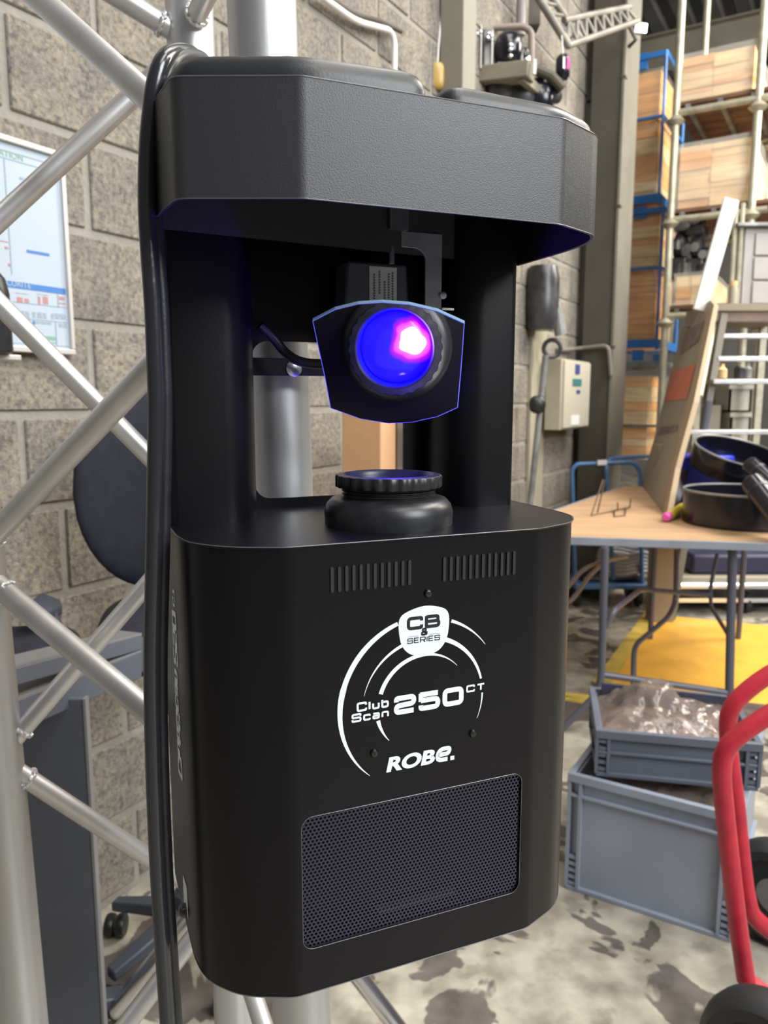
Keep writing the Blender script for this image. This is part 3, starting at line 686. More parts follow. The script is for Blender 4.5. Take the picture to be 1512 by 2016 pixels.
# ================================================================== TRUSS
def chord_line(px0, py0, px1, py1, D):
    a, b = P(px0, py0, D), P(px1, py1, D); d = (b - a) / (b.z - a.z)
    return lambda z: a + d * (z - a.z)
tr = thing('stage_truss', 'silver aluminium triangular truss tower with welded diagonal braces, behind the black spotlight', 'truss', (P(480, 1500, .8).x, .78, 0))
chords = {'A': (chord_line(515, 0, 595, 2000, .628), .026), 'B': (chord_line(372, 0, 461, 2000, .90), .0255), 'C': (chord_line(-30, 1230, 47, 2016, .80), .026)}
for k, (f_, r_) in chords.items():
    mb = MB(); mb.tube([f_(.012), f_(2.9)], r_, 32); mb.build('chord', 'alu', tr, True)
    mb = MB(); q = f_(0); mb.box((q.x, q.y, .006), (.10, .10, .012)); mb.build('foot_plate', 'alu', tr, True, smooth=False)
braces = [((-149, -208), .80, (535, 413), .628, .0113), ((-40, 1083), .80, (550, 455), .628, .0118), ((-25, 1136), .80, (575, 1638), .628, .0118),
          ((378, 82), .90, (-150, 569), .80, .0108), ((-115, 483), .80, (415, 1022), .90, .0105), ((425, 993), .90, (5, 1482), .80, .0102),
          ((10, 1504), .80, (445, 1788), .90, .0105), ((445, 1762), .90, (72, 2247), .80, .0120), ((372, 80), .90, (-150, -241), .80, .0112),
          ((440, 1780), .90, (610, 2300), .628, .0105), ((372, 60), .9, (610, -420), .628, .0105), ((380, 100), .9, (530, 500), .628, .0105)]
for p, D0, q, D1, r_ in braces[:]:
    a, b = P(*p, D0), P(*q, D1)
    mb = MB(); mb.tube([a, b], r_, 20); o = mb.build('brace', 'alu_brace', tr, True)
    for e0, e1, DD in ((a, b, D0), (b, a, D1)):
        d = (e1 - e0).normalized(); c = e0 + d * .031
        ring = []
        ax = d.cross(V((0, 0, 1))).normalized(); ay = d.cross(ax)
        for k in range(28):
            t = 2 * math.pi * k / 28; ring.append(c + (ax * math.cos(t) + ay * math.sin(t)) * (r_ + .0006) + d * (.0012 * math.sin(k * 2.4)))
        mb = MB(); mb.tube(ring, .0026, 8, closed=True); mb.build('weld_bead', 'weld', o, True)

# ================================================================== POWER CABLE
cab = [(392, 118), (380, 107), (352, 104), (328, 118), (312, 160), (303, 220), (296, 300), (294, 400), (299, 500), (306, 600), (310, 700), (313, 800), (311, 950), (308, 1100), (304, 1300), (307, 1500), (315, 1700), (324, 1850), (335, 2016), (352, 2250)]
cabD = [.52, .50, .47, .452, .447, .447, .447] + [.447] * 13
c1 = catmull([P(x - 5, y, d) for (x, y), d in zip(cab, cabD)], 6); c2 = catmull([P(x + 13, y + 6, d + .007) for (x, y), d in zip(cab, cabD)], 6)
mb = MB(); mb.tube(c1, .0050, 16); a = tag(mb.build('power_cable', mat('cable_jacket', (.018, .019, .024), .22, spec=.7, bump=.1, bscale=60), world=False), 'thick glossy black cable hanging left of the spotlight, outer of the pair', 'cable')
mb = MB(); mb.tube(c2, .0040, 14); b = tag(mb.build('control_cable', 'black', world=False), 'thinner black cable hanging next to the glossy cable, the inner one against the spotlight', 'cable')
mb = MB(); q = c1[60]; ti = P(322, 690, .45)
mb.lathe([(.0062, -.002), (.0062, .002)], (0, 0, 0), n=16)

# ================================================================== WALL POSTER, BOTTLE
pT, pB = PWALL(106, 306, .012), PWALL(149, 700, .012)
sR = (PWALL(128, 500, .012)).dot(W); zTop = PWALL(106, 300, .012).z; zBot = PWALL(149, 700, .012).z
PWd = .62; s0 = sR - PWd
po = thing('wall_poster', 'framed pale blue safety poster with blue banner on the block wall', 'poster', wl(sR - PWd / 2, zBot, .01), math.atan2(W.y, W.x))
PH = zTop - zBot
# local poster frame: x along the wall, z up, y away from viewer
def pbox(x0, z0, x1, z1, y0, y1): return MB().bb(x0 - PWd / 2, y0, z0, x1 - PWd / 2, y1, z1)
pbox(.005, .005, PWd - .005, PH - .005, -.012, .0).build('sheet', 'poster', po, smooth=False)
for q in ((0, 0, PWd, .012), (0, PH - .012, PWd, PH), (0, .012, .010, PH - .012), (PWd - .010, .012, PWd, PH - .012)):
    pbox(q[0], q[1], q[2], q[3], -.020, .002).build('frame_bar', 'frame', po, bevel=.002)
pr_ = MB()
def pp(u0, v0, u1, v1, mb): mb.bb(u0 * PWd - PWd / 2, -.0126, v0 * PH, u1 * PWd - PWd / 2, -.0122, v1 * PH)
def pq(px, py):
    q = PWALL(px, py, .012); return ((q.dot(W) - s0) / PWd, (q.z - zBot) / PH)
def pxb(x0, y0, x1, y1, mb, th=None):      # rectangle on the sheet whose corners show at these places
    ua, va = pq(x0, y0); ub, vb = pq(x1, y1)
    vs_ = sorted((va, vb)); pp(ua, vs_[0], ub, vs_[1], mb)
def hrule(y, x0, x1, w_=.004):             # level rule through the height that shows at (x1, y)
    u0_, _ = pq(x0, y); u1_, v_ = pq(x1, y); return (u0_, v_ - w_ / 2, u1_, v_ + w_ / 2)
ln = MB()
for q in (hrule(326, -40, 100), hrule(340, -40, 100), hrule(607, 20, 128, .003), hrule(636, 20, 128, .003), hrule(683, 20, 134)): pp(*q, ln)
uR, _ = pq(128, 600); pp(uR, pq(134, 683)[1], uR + .005, .955, ln); uR2, _ = pq(134, 600); pp(uR2, .03, uR2 + .006, .965, ln)
uL = pq(12, 480)[0]; pp(uL, pq(15, 540)[1], uL + .004, pq(100, 340)[1], ln)
for px_, y0_, y1_ in ((53, 630, 676), (105, 634, 681), (108, 578, 606)):
    u_ = pq(px_, y1_)[0]; pp(u_, pq(px_, y1_)[1], u_ + .004, pq(px_, y0_)[1], ln)
ln.build('printed_rules', 'posterline', po, smooth=False)
bl_ = MB(); q = hrule(575, -30, 123, .030); pp(*q, bl_); vb_ = q[1]; q2 = hrule(503, 47, 91, .014); pp(*q2, bl_); pxb(58, 632, 63, 640, bl_); bl_.build('blue_banner', 'posterblue', po, smooth=False)
gr_ = MB(); pp(*hrule(667, 64, 104, .018), gr_); pp(*hrule(676, 64, 104, .005), gr_); gr_.build('green_bars', 'postergreen', po, smooth=False)
rd_ = MB()
for q in ((27, 585, 39, 597), (42, 588, 51, 598), (68, 584, 74, 600), (78, 584, 89, 600), (110, 584, 121, 592), (109, 596, 123, 600), (-6, 474, 10, 479), (3, 486, 10, 492), (10, 519, 15, 526)): pxb(*q, rd_)
rd_.build('red_symbols', 'posterred', po, smooth=False)
tx = MB(); random.seed(3)
for (xa, ya, xb, yb) in ((36, 613, 52, 628), (67, 615, 86, 628), (102, 618, 124, 630), (64, 634, 96, 640), (109, 637, 126, 646), (32, 349, 58, 361), (24, 577, 50, 581), (66, 579, 90, 583), (24, 612, 33, 624), (57, 615, 65, 626), (94, 618, 101, 629)):
    ua, va = pq(xa, ya); ub, vb = pq(xb, yb); z = min(va, vb)
    while z < max(va, vb):
        x = ua
        while x < ub: l = random.uniform(.008, .02); pp(x, z, min(ub, x + l), z + .0035, tx); x += l + .004
        z += .0075
tx.build('small_print', 'posterline', po, smooth=False)
ue, ve = pq(44, 316); mb_u = ue * PWd - PWd / 2
bfont('EVACUATION', .017, lambda x, y: V((mb_u - .112 + x, -.0128, y + (ve - .012) * PH)), 'poster_heading', 'postergreen', po)
ue2 = pq(75, 570)[0] * PWd - PWd / 2
bfont('PLAN DE SECURITE', .0165, lambda x, y: V((ue2 - .165 + x, -.0130, y + (vb_ + .008) * PH)), 'banner_lettering', 'poster', po)
bt = thing('spray_bottle', 'black spray bottle standing in front of the poster at the left edge', 'bottle', P(-12, 695, 1.35))
mb = MB(); r0 = P(-12, 695, 1.35); mb.lathe([(.0, 0), (.030, 0), (.031, .004), (.031, .10), (.026, .125), (.014, .14), (.014, .15)], (0, 0, 0), n=24); mb.build('bottle_body', 'black', bt)
mb = MB(); mb.lathe([(.016, .15), (.016, .165), (.012, .168), (.012, .178)], (0, 0, 0), n=20); mb.build('cap', 'black', bt)
# shelf bracket that carries it is part of the wall rack out of frame
sh_ = MB(); sh_.box(r0 + V((-.04, .05, -.006)), (.06, .12, .01), (W, U, V((0, 0, 1)))); tag(sh_.build('wall_shelf', 'frame', bevel=.002), 'narrow light shelf under the spray bottle at the left edge', 'shelf')

# ================================================================== OFFICE CHAIR (left, behind the truss)
ch = thing('office_chair', 'black upholstered swivel chair against the block wall, behind the truss', 'chair', PZ(330, 1800, 0))
ax = (V((.96, .28, 0)), V((-.28, .96, 0)), V((0, 0, 1)))
cB = P(318, 962, 1.60)
mb = MB(); nu, nv = 40, 20
mb.blob(cB, (.335, .085, .42), 2.5, 36, 20, axes=ax)
for i, v in enumerate(mb.v):   # egg shape: narrower at its foot
    k = (v.z - cB.z) / .21; d = v - cB; s_ = 1 - .16 * max(0, -k) ** 1.5 - .06 * max(0, k); lx = d.dot(ax[0]); mb.v[i] = v + ax[0] * lx * (s_ - 1) + ax[1] * (-.05 * (lx / .15) ** 2)
mb.build('backrest', 'chair', ch, True, ang=80)
cS = P(330, 1240, 1.52); mb = MB(); mb.blob(cS, (.27, .36, .12), 2.8, 36, 14, axes=ax)
mb.build('seat', 'chair', ch, True, ang=80)
mb = MB(); mb.tube(catmull([P(330, 1100, 1.67), P(335, 1180, 1.70), P(330, 1255, 1.66), P(320, 1262, 1.58)], 6), .014, 10); mb.build('back_support', 'chairpl', ch, True)
hub = PZ(345, 1800, .0); hub = V((hub.x, hub.y, 0)); hub = V((-.40, 1.47, 0)); hub = V((-.44, 1.58, 0))
mb = MB(); mb.lathe([(.03, .09), (.03, .16), (.018, .17), (.018, cS.z - .05)], hub, n=20); mb.build('gas_lift', 'chairpl', ch, True)
for k in range(5):
    a = math.radians(161 + 72 * k); d = V((math.cos(a), math.sin(a), 0)); e = hub + d * .20
    mb = MB(); mb.loft([[hub + V((0, 0, .10)) + d * t * .20 + d.cross(V((0, 0, 1))) * sx * (.024 - .010 * t) + V((0, 0, zz - .030 * t)) for sx, zz in ((-1, 0), (1, 0), (1, .035 - .012 * t), (-1, .035 - .012 * t))] for t in (.05, .5, 1)])
    arm = mb.build('base_arm', 'chairpl', ch, True, bevel=.004)
    mb = MB()
    for s_ in (-1, 1): mb.lathe([(0, -.009), (.024, -.009), (.0265, -.004), (.0265, .004), (.024, .009), (0, .009)], e + V((0, 0, .0265)) + V((s_ * .013, 0, 0)), 'X', 18)
    mb.build('caster', 'black', arm, True)
mb = MB(); mb.tube(catmull([P(212, 1292, 1.22), P(190, 1330, 1.25)], 2), .01, 8)
# armrest of the neighbouring chair: pad on a stem
ar = thing('task_chair', 'slate grey task chair whose armrest pad shows left of the truss brace', 'chair', (P(60, 1300, 1.34).x, 1.34, 0))
mb = MB(); q = [P(38, 1196, 1.36), P(82, 1164, 1.48), P(120, 1180, 1.48), P(122, 1190, 1.45), P(76, 1208, 1.34)]
mb.add(q + [p - V((0, 0, .022)) for p in q], [(0, 1, 2, 3, 4), (9, 8, 7, 6, 5)] + [(i, (i + 1) % 5, 5 + (i + 1) % 5, 5 + i) for i in range(5)]); mb.build('armrest', 'chairpl', ar, True, bevel=.006)
mb = MB(); mb.tube(fillet([P(96, 1196, 1.42), P(108, 1225, 1.42), P(125, 1262, 1.42), P(40, 1300, 1.38)], .03), .011, 10); mb.build('armrest_stem', 'chairpl', ar, True)
q = P(20, 1293, 1.34); mb = MB(); mb.blob(q, (.24, .24, .075), 3, 28, 12, axes=ax); mb.build('seat', 'chair', ar, True, ang=80)
mb = MB(); h0 = V((q.x, q.y, 0)); mb.lathe([(.02, .05), (.02, q.z - .03)], h0, n=16); mb.build('gas_lift', 'chairpl', ar, True)
for k in range(5):
    a = math.radians(20 + 72 * k); d = V((math.cos(a), math.sin(a), 0)); e = h0 + d * .16
    mb = MB(); mb.bar(h0 + V((0, 0, .07)), e + V((0, 0, .055)), .04, .025); arm = mb.build('base_arm', 'chairpl', ar, True, bevel=.004)
    mb = MB(); mb.lathe([(0, -.02), (.024, -.02), (.026, -.012), (.026, .012), (.024, .02), (0, .02)], e + V((0, 0, .026)), 'X', 16); mb.build('caster', 'black', arm, True)

# grey steel stand: broad upright panel with a channel frame on top
gsD = 1.12
gs = thing('steel_stand', 'slate grey painted steel stand with channel rails and broad upright, beside the left truss chord', 'stand', (P(110, 1700, gsD).x, gsD, 0))
a0, a1 = P(38, 1440, gsD), P(168, 1440, gsD); 
xw0, xw1 = a0.x, P(172, 1500, gsD).x
mb = MB(); zt = P(100, 1400, gsD).z; mb.bb(xw0, gsD, 0.0, xw1, gsD + .012, zt + .02); mb.build('upright', 'stand', gs, True, bevel=.003)
mb = MB(); mb.bb(xw1 - .001, gsD - .002, 0.0, xw1 + .003, gsD + .012, zt + .02); mb.build('upright_highlight', 'stand_lt', gs, True, smooth=False)  # light strip standing in for the highlight on the upright's right edge
for (p0, p1, hgt, m_) in (((-60, 1345), (256, 1262), .026, 'stand'), ((-60, 1432), (256, 1305), .046, 'stand')):
    A, B = P(*p0, .98), P(*p1, 1.30)
    mb = MB(); mb.bar(A, B, .05, hgt); mb.build('rail', m_, gs, True, bevel=.002)
    mb = MB(); mb.bar(A + V((0, 0, hgt / 2 + .002)), B + V((0, 0, hgt / 2 + .002)), .05, .004); mb.build('rail_lip', 'stand_lt', gs, True, smooth=False)
mb = MB(); mb.bar(P(252, 1262, 1.3), P(252, 1330, 1.3), .05, .04, (1, 0, 0)); mb.build('end_post', 'stand', gs, True, bevel=.002)
# chromed tube with rubber foot
q0, q1 = PZ(214, 2008, .014), P(345, 1842, 1.34)
cs = thing('chrome_stand', 'chromed tube leg with black rubber foot, resting on the floor behind the truss', 'stand', (q0.x, q0.y, 0))
mb = MB(); d = (q1 - q0).normalized(); mb.tube([q0 + d * .02, q0 + d * .026, q0 + d * .04, q0 + d * .55], [.012, .016, .0175, .0175], 20); mb.build('leg', 'chrome', cs, True)
mb = MB(); mb.blob(q0 + V((-.004, 0, .004)), (.045, .045, .036), 2.4, 18, 10); mb.build('foot', 'black', cs, True)
top = q0 + d * .55
for sx in (.30, .55):
    mb = MB(); e = V((top.x + sx * .6, top.y + .25 * (1 if sx < .5 else -.1), .0)); mb.tube([top, e], .0165, 14); mb.build('leg', 'chrome', cs, True)

# cardboard box seen through the window, and a pale post beside it
cb = MB(); D_ = 2.7
bl0, br0 = PC(673, 900, 2.75), PC(757, 900, 2.75)
u0, u1 = PC(673, 900, 1.80).dot(U), PC(750, 880, 1.80).dot(U)
cb.box(uw((u0 + u1) / 2, 1.80 + .15, .62), (u1 - u0, .3, 1.24), (U, W, V((0, 0, 1))))
zt = PC(700, 790, 2.75).z
cbx = tag(cb.build('cardboard_carton', mat('orange_cardboard', (.72, .42, .22), .8, var=.06), smooth=False, bevel=.004), 'tall tan cardboard carton by the wall, seen through the window in the spotlight', 'box')
mb = MB(); mb.box(uw(u1 + .055, 2.0, .62), (.10, .25, 1.24), (U, W, V((0, 0, 1))))
tag(mb.build('grey_cabinet', 'clutter_lt', smooth=False, bevel=.004), 'narrow grey cabinet right of the tan carton, seen through the window in the spotlight', 'cabinet')

# ================================================================== UPRIGHT POST, CONDUITS ON THE WALL
def vpost(px0, px1, py, c_, name, m_, label, cat, z0=0, z1=4.9, dep=.12):
    a, b = PC(px0, py, c_), PC(px1, py, c_); u0, u1 = a.dot(U), b.dot(U)
    mb = MB(); mb.box(uw((u0 + u1) / 2, c_ + dep / 2, (z0 + z1) / 2), (u1 - u0, dep, z1 - z0), (U, W, V((0, 0, 1))))
    return tag(mb.build(name, m_, smooth=False, bevel=.004), label, cat)
cpost = 3.05
vpost(866, 912, 80, PWALL(866, 80, .0).dot(W) - .01, 'steel_post', mat('cream_post_paint', (.22, .205, .165), .55, var=.08, vscale=4), 'cream painted steel post standing against the block wall above the spotlight', 'post')
q = PWALL(862, 150, .0); qn = PC(866, 155, PWALL(866, 80).dot(W))
lp = thing('wall_socket', 'small amber socket hanging beside the cream post', 'socket', qn - V((0, 0, .05)))
mb = MB(); mb.blob(V((-.012, -.02, .05)), (.055, .05, .10), 3.5, 20, 12); mb.build('socket_body', 'amber', lp)
mb = MB(); mb.tube([V((-.012, -.02, .095)), V((-.008, -.015, .16)), V((.004, 0, .30))], .004, 8); mb.build('cord', 'white', lp)
def wallpipe(pts, r, m_, name, label, cat='pipe', off=.03):
    mb = MB(); mb.tube(fillet([PWALL(x, y, off) for x, y in pts], .06), r, 12); return tag(mb.build(name, m_), label, cat)
wallpipe([(560, -60), (700, 42), (777, 62), (776, 175), (775, 330)], .010, 'white', 'conduit', 'white plastic conduit bending down the block wall above the spotlight')
wallpipe([(640, -10), (700, 30), (745, 40), (790, 62)], .008, 'brown_dark', 'thin_pipe', 'thin brown pipe running down the block wall to the white conduit')

# ================================================================== STEEL COLUMN
cc = 4.72
f0, f1 = PC(1142, 800, cc).dot(U), PC(1199, 800, cc).dot(U)
co = thing('steel_column', 'beige painted steel building column between the wall and the racking', 'column', uw((f0 + f1) / 2, cc, 0), math.atan2(U.y, U.x))
ZV = V((0, 0, 1))
def ubox(mb, u0, u1, c0, c1, z0, z1): mb.box(uw((u0 + u1) / 2, (c0 + c1) / 2, (z0 + z1) / 2), (u1 - u0, c1 - c0, z1 - z0), (U, W, ZV)); return mb
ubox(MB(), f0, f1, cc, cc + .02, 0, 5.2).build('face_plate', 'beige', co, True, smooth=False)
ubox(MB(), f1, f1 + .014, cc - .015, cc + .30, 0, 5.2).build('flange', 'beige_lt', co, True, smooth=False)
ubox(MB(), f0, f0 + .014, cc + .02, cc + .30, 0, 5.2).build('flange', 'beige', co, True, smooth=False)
for zz in (3.05, 2.35, 1.55): ubox(MB(), f1 - .004, f1 + .02, cc - .02, cc + .02, zz, zz + .012).build('strap_band', 'brown_dark', co, True, smooth=False)
g0 = PC(1100, 800, cc + .1).dot(U)
ubox(MB(), g0, f0 - .005, cc + .10, cc + .25, 0, 3.0).build('recess_plate', mat('grey_recess_plate', (.17, .165, .14), .7, var=.25, vscale=4), co, True, smooth=False)  # grey plate of uneven tone, set back beside the column face
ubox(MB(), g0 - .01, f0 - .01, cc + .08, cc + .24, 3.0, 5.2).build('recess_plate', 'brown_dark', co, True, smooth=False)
# horizontal pipe round the column
mb = MB(); mb.tube(fillet([P(1096, 690, 4.5), PC(1140, 686, cc - .03), PC(1198, 680, cc - .03), PC(1203, 740, cc - .03)], .04), .013, 12)
tag(mb.build('column_pipe', 'beige_lt'), 'thin pipe crossing the beige column above the blue trolley', 'pipe')
# control cabinet
k0, k1 = PC(1072, 800, 4.10).dot(U), PC(1103, 800, 4.10).dot(U)
zA, zB = PC(1090, 706, 4.10).z, PC(1090, 847, 4.10).z
cbn = thing('control_cabinet', 'cream wall control cabinet with small teal display left of the beige column', 'cabinet', uw((k0 + k1) / 2, 4.2, zB), math.atan2(U.y, U.x))
ubox(MB(), k0, k1, 4.10, 4.62, zB, zA).build('cabinet_body', 'cream', cbn, True, bevel=.004)
ubox(MB(), k1, k1 + .012, 4.13, 4.60, zB + .01, zA - .01).build('door', mat('lit_cream_enamel', (.50, .47, .38), .45), cbn, True, bevel=.003)  # door paler than the body: its lit side put into the colour
def dpan(c0, c1, z0, z1, m_, nm_): ubox(MB(), k1 + .012, k1 + .016, c0, c1, z0, z1).build(nm_, m_, cbn, True, smooth=False)
hz = zA - zB
dpan(4.26, 4.42, zB + hz * .63, zB + hz * .73, 'teal', 'display'); dpan(4.30, 4.38, zB + hz * .80, zB + hz * .94, 'navy', 'switch_strip'); dpan(4.34, 4.40, zB + hz * .52, zB + hz * .57, 'navy', 'button'); dpan(4.26, 4.40, zB + hz * .06, zB + hz * .2, 'white', 'sticker')
wl1 = MB()
# cable reel and hose beside it
rl = thing('hose_reel', 'grey curved hose and cylinder hanging on the wall above the cream cabinet', 'hose', P(1075, 690, 4.2))
mb = MB(); mb.tube(catmull([P(1052, 560, 4.1), P(1078, 575, 4.1), P(1095, 610, 4.1), P(1104, 660, 4.1)], 8), .032, 12); mb.build('hose', 'clutter_lt', rl, True)
mb = MB(); mb.lathe([(.0, 0), (.07, 0), (.08, .03), (.085, .12), (.085, .26), (.07, .32), (0, .32)], P(1066, 650, 4.1), n=20); mb.build('cylinder', 'clutter', rl, True)
mb = MB(); c = P(1087, 686, 4.15); mb.tube([c + V((.045 * math.cos(t * math.pi / 8), 0, .045 * math.sin(t * math.pi / 8))) for t in range(16)], .012, 8, closed=True); mb.build('hook_ring', 'clutter', rl, True)
ps = thing('floor_pole', 'thin grey pole with black knob left of the cream cabinet', 'pole', (P(1050, 950, 3.9).x, 3.9, 0))
a = P(1074, 700, 3.9); b = P(1047, 960, 3.9); d = (b - a) / (a.z - b.z); e = a + d * a.z
mb = MB(); mb.tube([a, e], .016, 12); mb.build('pole', 'clutter_lt', ps, True)
mb = MB(); mb.blob(a + (b - a) * .365 + V((-.02, -.02, 0)), (.085, .06, .09), 2.4, 18, 10); mb.build('knob', 'black', ps, True)
mb = MB(); mb.lathe([(.12, 0), (.12, .012), (.03, .03), (.0, .03)], (e.x, e.y, 0), n=24); mb.build('base', 'clutter', ps, True)
vw = PC(1058, 800, 4.62)
mb = MB(); mb.box(wl(S0 + 2.86, 1.15, .012), (.22, .02, 1.5), (W, U, ZV)); tag(mb.build('white_board', 'cream', smooth=False, bevel=.003), 'cream board behind the thin grey pole', 'board')

# ================================================================== RACKING AND BLUE STILLAGES
def frame_tube(mb, pts, r=.022, n=10): mb.tube(pts, r, n)
def cartons(px0, py0, px1, py1, c_, nrow, ncol, dep, m_, label, group, name='carton_stack', tilt=0, film=True):
    A, B = PC(px0, py0, c_), PC(px1, py1, c_); u0, u1 = A.dot(U), B.dot(U); z1, z0 = A.z, B.z
    t_ = thing(name, label, 'boxes', uw((u0 + u1) / 2, c_ + dep / 2, z0), math.atan2(U.y, U.x), group)
    rnd = random.Random(px0 * 7 + py0)
    hs = [rnd.uniform(.6, 1.4) for _ in range(nrow)]; S_ = sum(hs); z = z0
    for r_ in range(nrow):
        h = (z1 - z0) * hs[r_] / S_
        cw = [1.0, 1.15, .9][:ncol]; CS = sum(cw); x = u0
        for k in range(ncol):
            wd = (u1 - u0) * cw[k] / CS; j = rnd.uniform(-.010, .008)
            ubox(MB(), x + .002, x + wd - .002, c_ + j, c_ + dep, z + .001, z + h - .0025).build('carton', m_ if rnd.random() < .65 else ('card2' if m_ == 'card' else 'card'), t_, True, smooth=False)
            x += wd
        z += h
    if film:
        mb = MB(); e = .022
        N_ = 14; vs = []; fs = []
        path = [(u0 - e, c_ + dep + e), (u0 - e, c_ - e), (u1 + e, c_ - e), (u1 + e, c_ + dep + e)]
        pts = []
        for i in range(3):
            for k in range(10): t = k / 10; pts.append((path[i][0] * (1 - t) + path[i + 1][0] * t, path[i][1] * (1 - t) + path[i + 1][1] * t))
        pts.append(path[3])
        for j in range(N_ + 1):
            z = z0 + (z1 - z0 + .01) * j / N_
            for (a, b) in pts:
                o = noise.noise(V((a * 5, b * 5, z * 6))) * .018; vs.append(uw(a + o, b + o, z))
        m2 = len(pts)
        for j in range(N_):
            for k in range(m2 - 1): fs.append((j * m2 + k, j * m2 + k + 1, (j + 1) * m2 + k + 1, (j + 1) * m2 + k))
        mb.add(vs, fs); mb.build('stretch_wrap', 'film', t_, True, ang=180)
    return t_, u0, u1, z0, z1
def stillage(px0, pyt, px1, pyb, c_, label, dep=.8):
    A, B = PC(px0, pyt, c_), PC(px1, pyb, c_); u0, u1 = A.dot(U), B.dot(U); z1, z0 = A.z, B.z
    t_ = thing('stillage', label, 'stillage', uw((u0 + u1) / 2, c_ + dep / 2, z0), math.atan2(U.y, U.x), 'blue steel stillages in the racking')
    for u in (u0, u1):
        for c in (c_, c_ + dep):
            mb = MB(); mb.tube([uw(u, c, z0), uw(u, c, z1)], .013, 8); mb.build('post', 'blue', t_, True)
    for z, hh in ((z0 + .05, .07), (z1 - .02, .04), ((z0 * .42 + z1 * .58), .02)):
        for (p, q) in (((u0, c_), (u1, c_)), ((u1, c_), (u1, c_ + dep)), ((u0, c_), (u0, c_ + dep)), ((u0, c_ + dep), (u1, c_ + dep))):
            mb = MB(); mb.bar(uw(*p, z), uw(*q, z), .03, hh); mb.build('rail', 'blue', t_, True, smooth=False)
    um = (u0 + u1) / 2 + .12
    for c in (c_, c_ + dep): ubox(MB(), um, um + .09, c, c + .03, z0 - .09, z0).build('foot', 'blue', t_, True, smooth=False)
    return t_
gB = 'wrapped carton stacks in the blue stillages'
C1 = 6.8
cartons(1165, 165, 1290, 398, C1 + .05, 11, 2, .62, 'card', 'cardboard cartons under film in the upper blue stillage', gB)
stillage(1160, 132, 1297, 402, C1, 'upper blue stillage behind the beige column, holding wrapped cartons')
cartons(1160, 432, 1287, 682, C1 + .05, 15, 2, .62, 'card', 'cardboard cartons under film in the middle blue stillage', gB)
stillage(1155, 425, 1292, 688, C1, 'middle blue stillage behind the beige column, below the upper one')
cartons(1155, 742, 1272, 905, C1 + .05, 7, 2, .60, 'card2', 'pale torn cardboard cartons in the lowest cage below the blue stillages', gB)
st3 = stillage(1150, 715, 1288, 1010, C1, 'lowest cage right of the beige column, grey rimmed, under the two blue stillages')
for o in st3.children: o.data.materials[0] = M['clutter_lt']
ubx = PC(1262, 118, C1); mb = MB()
u0 = PC(1160, 118, C1).dot(U); u1 = PC(1274, 118, C1).dot(U); z = PC(1262, 108, C1).z; zz = PC(1262, 132, C1).z
t_ = thing('stillage_foot_frame', 'blue foot frame on top of the upper stillage', 'frame', uw((u0 + u1) / 2, C1, zz), math.atan2(U.y, U.x))
ubox(MB(), u0, u1, C1, C1 + .03, z - .03, z + .01).build('rail', 'blue', t_, True, smooth=False)
ubox(MB(), u1 - .09, u1, C1, C1 + .04, zz - .02, z - .03).build('post', 'blue', t_, True, smooth=False)
# scaffold racking
C2 = 6.0
rk = thing('scaffold_racking', 'galvanised scaffold tube racking with plank shelves at the right edge', 'racking', uw(PC(1400, 900, C2).dot(U), C2, 0), math.atan2(U.y, U.x))
pA, pB = PC(1332, 20, C2), PC(1316, 690, C2); uA = (pA.dot(U) + pB.dot(U)) / 2
pE = PC(1497, 20, C2); pF = PC(1488, 400, C2); uB = (pE.dot(U) + pF.dot(U)) / 2
for u in (uA, uB):
    for c in (C2, C2 + .95):
        mb = MB(); mb.tube([uw(u, c, 0), uw(u, c, 5.6)], .027, 14); o = mb.build('upright', 'galv', rk, True)
        for py in (240, 441, 636):
            z = PC(1325, py, C2).z; mb = MB(); mb.lathe([(.03, -.03), (.048, -.015), (.062, 0), (.048, .015), (.03, .035)], uw(u, c, z), n=18); mb.build('collar', 'galv', o, True)
sh = [((1338, 222), 'a'), ((1336, 432), 'b'), ((1330, 622), 'c')]
pl_ = []
for (px_, py_), k in sh:
    z = PC(px_, py_, C2).z; pl_.append(z)
    for c in (C2, C2 + .95):
        mb = MB(); mb.tube([uw(uA, c, z), uw(uB + .1, c, z)], .024, 12); mb.build('ledger', 'galv', rk, True)
    for u in (uA + .06, uA + .27, uA + .48, uA + .69):
        ubox(MB(), u, u + .03, C2, C2 + .95, z + .02, z + .05).build('batten', 'clutter_lt', rk, True, smooth=False)
    for j in range(6):
        c = C2 + .02 + j * .155; ubox(MB(), uA - .02, uB + .25, c, c + .14, z + .052, z + .075).build('plank', 'ply', rk, True, smooth=False)
gC = 'film wrapped loads on the scaffold racking'
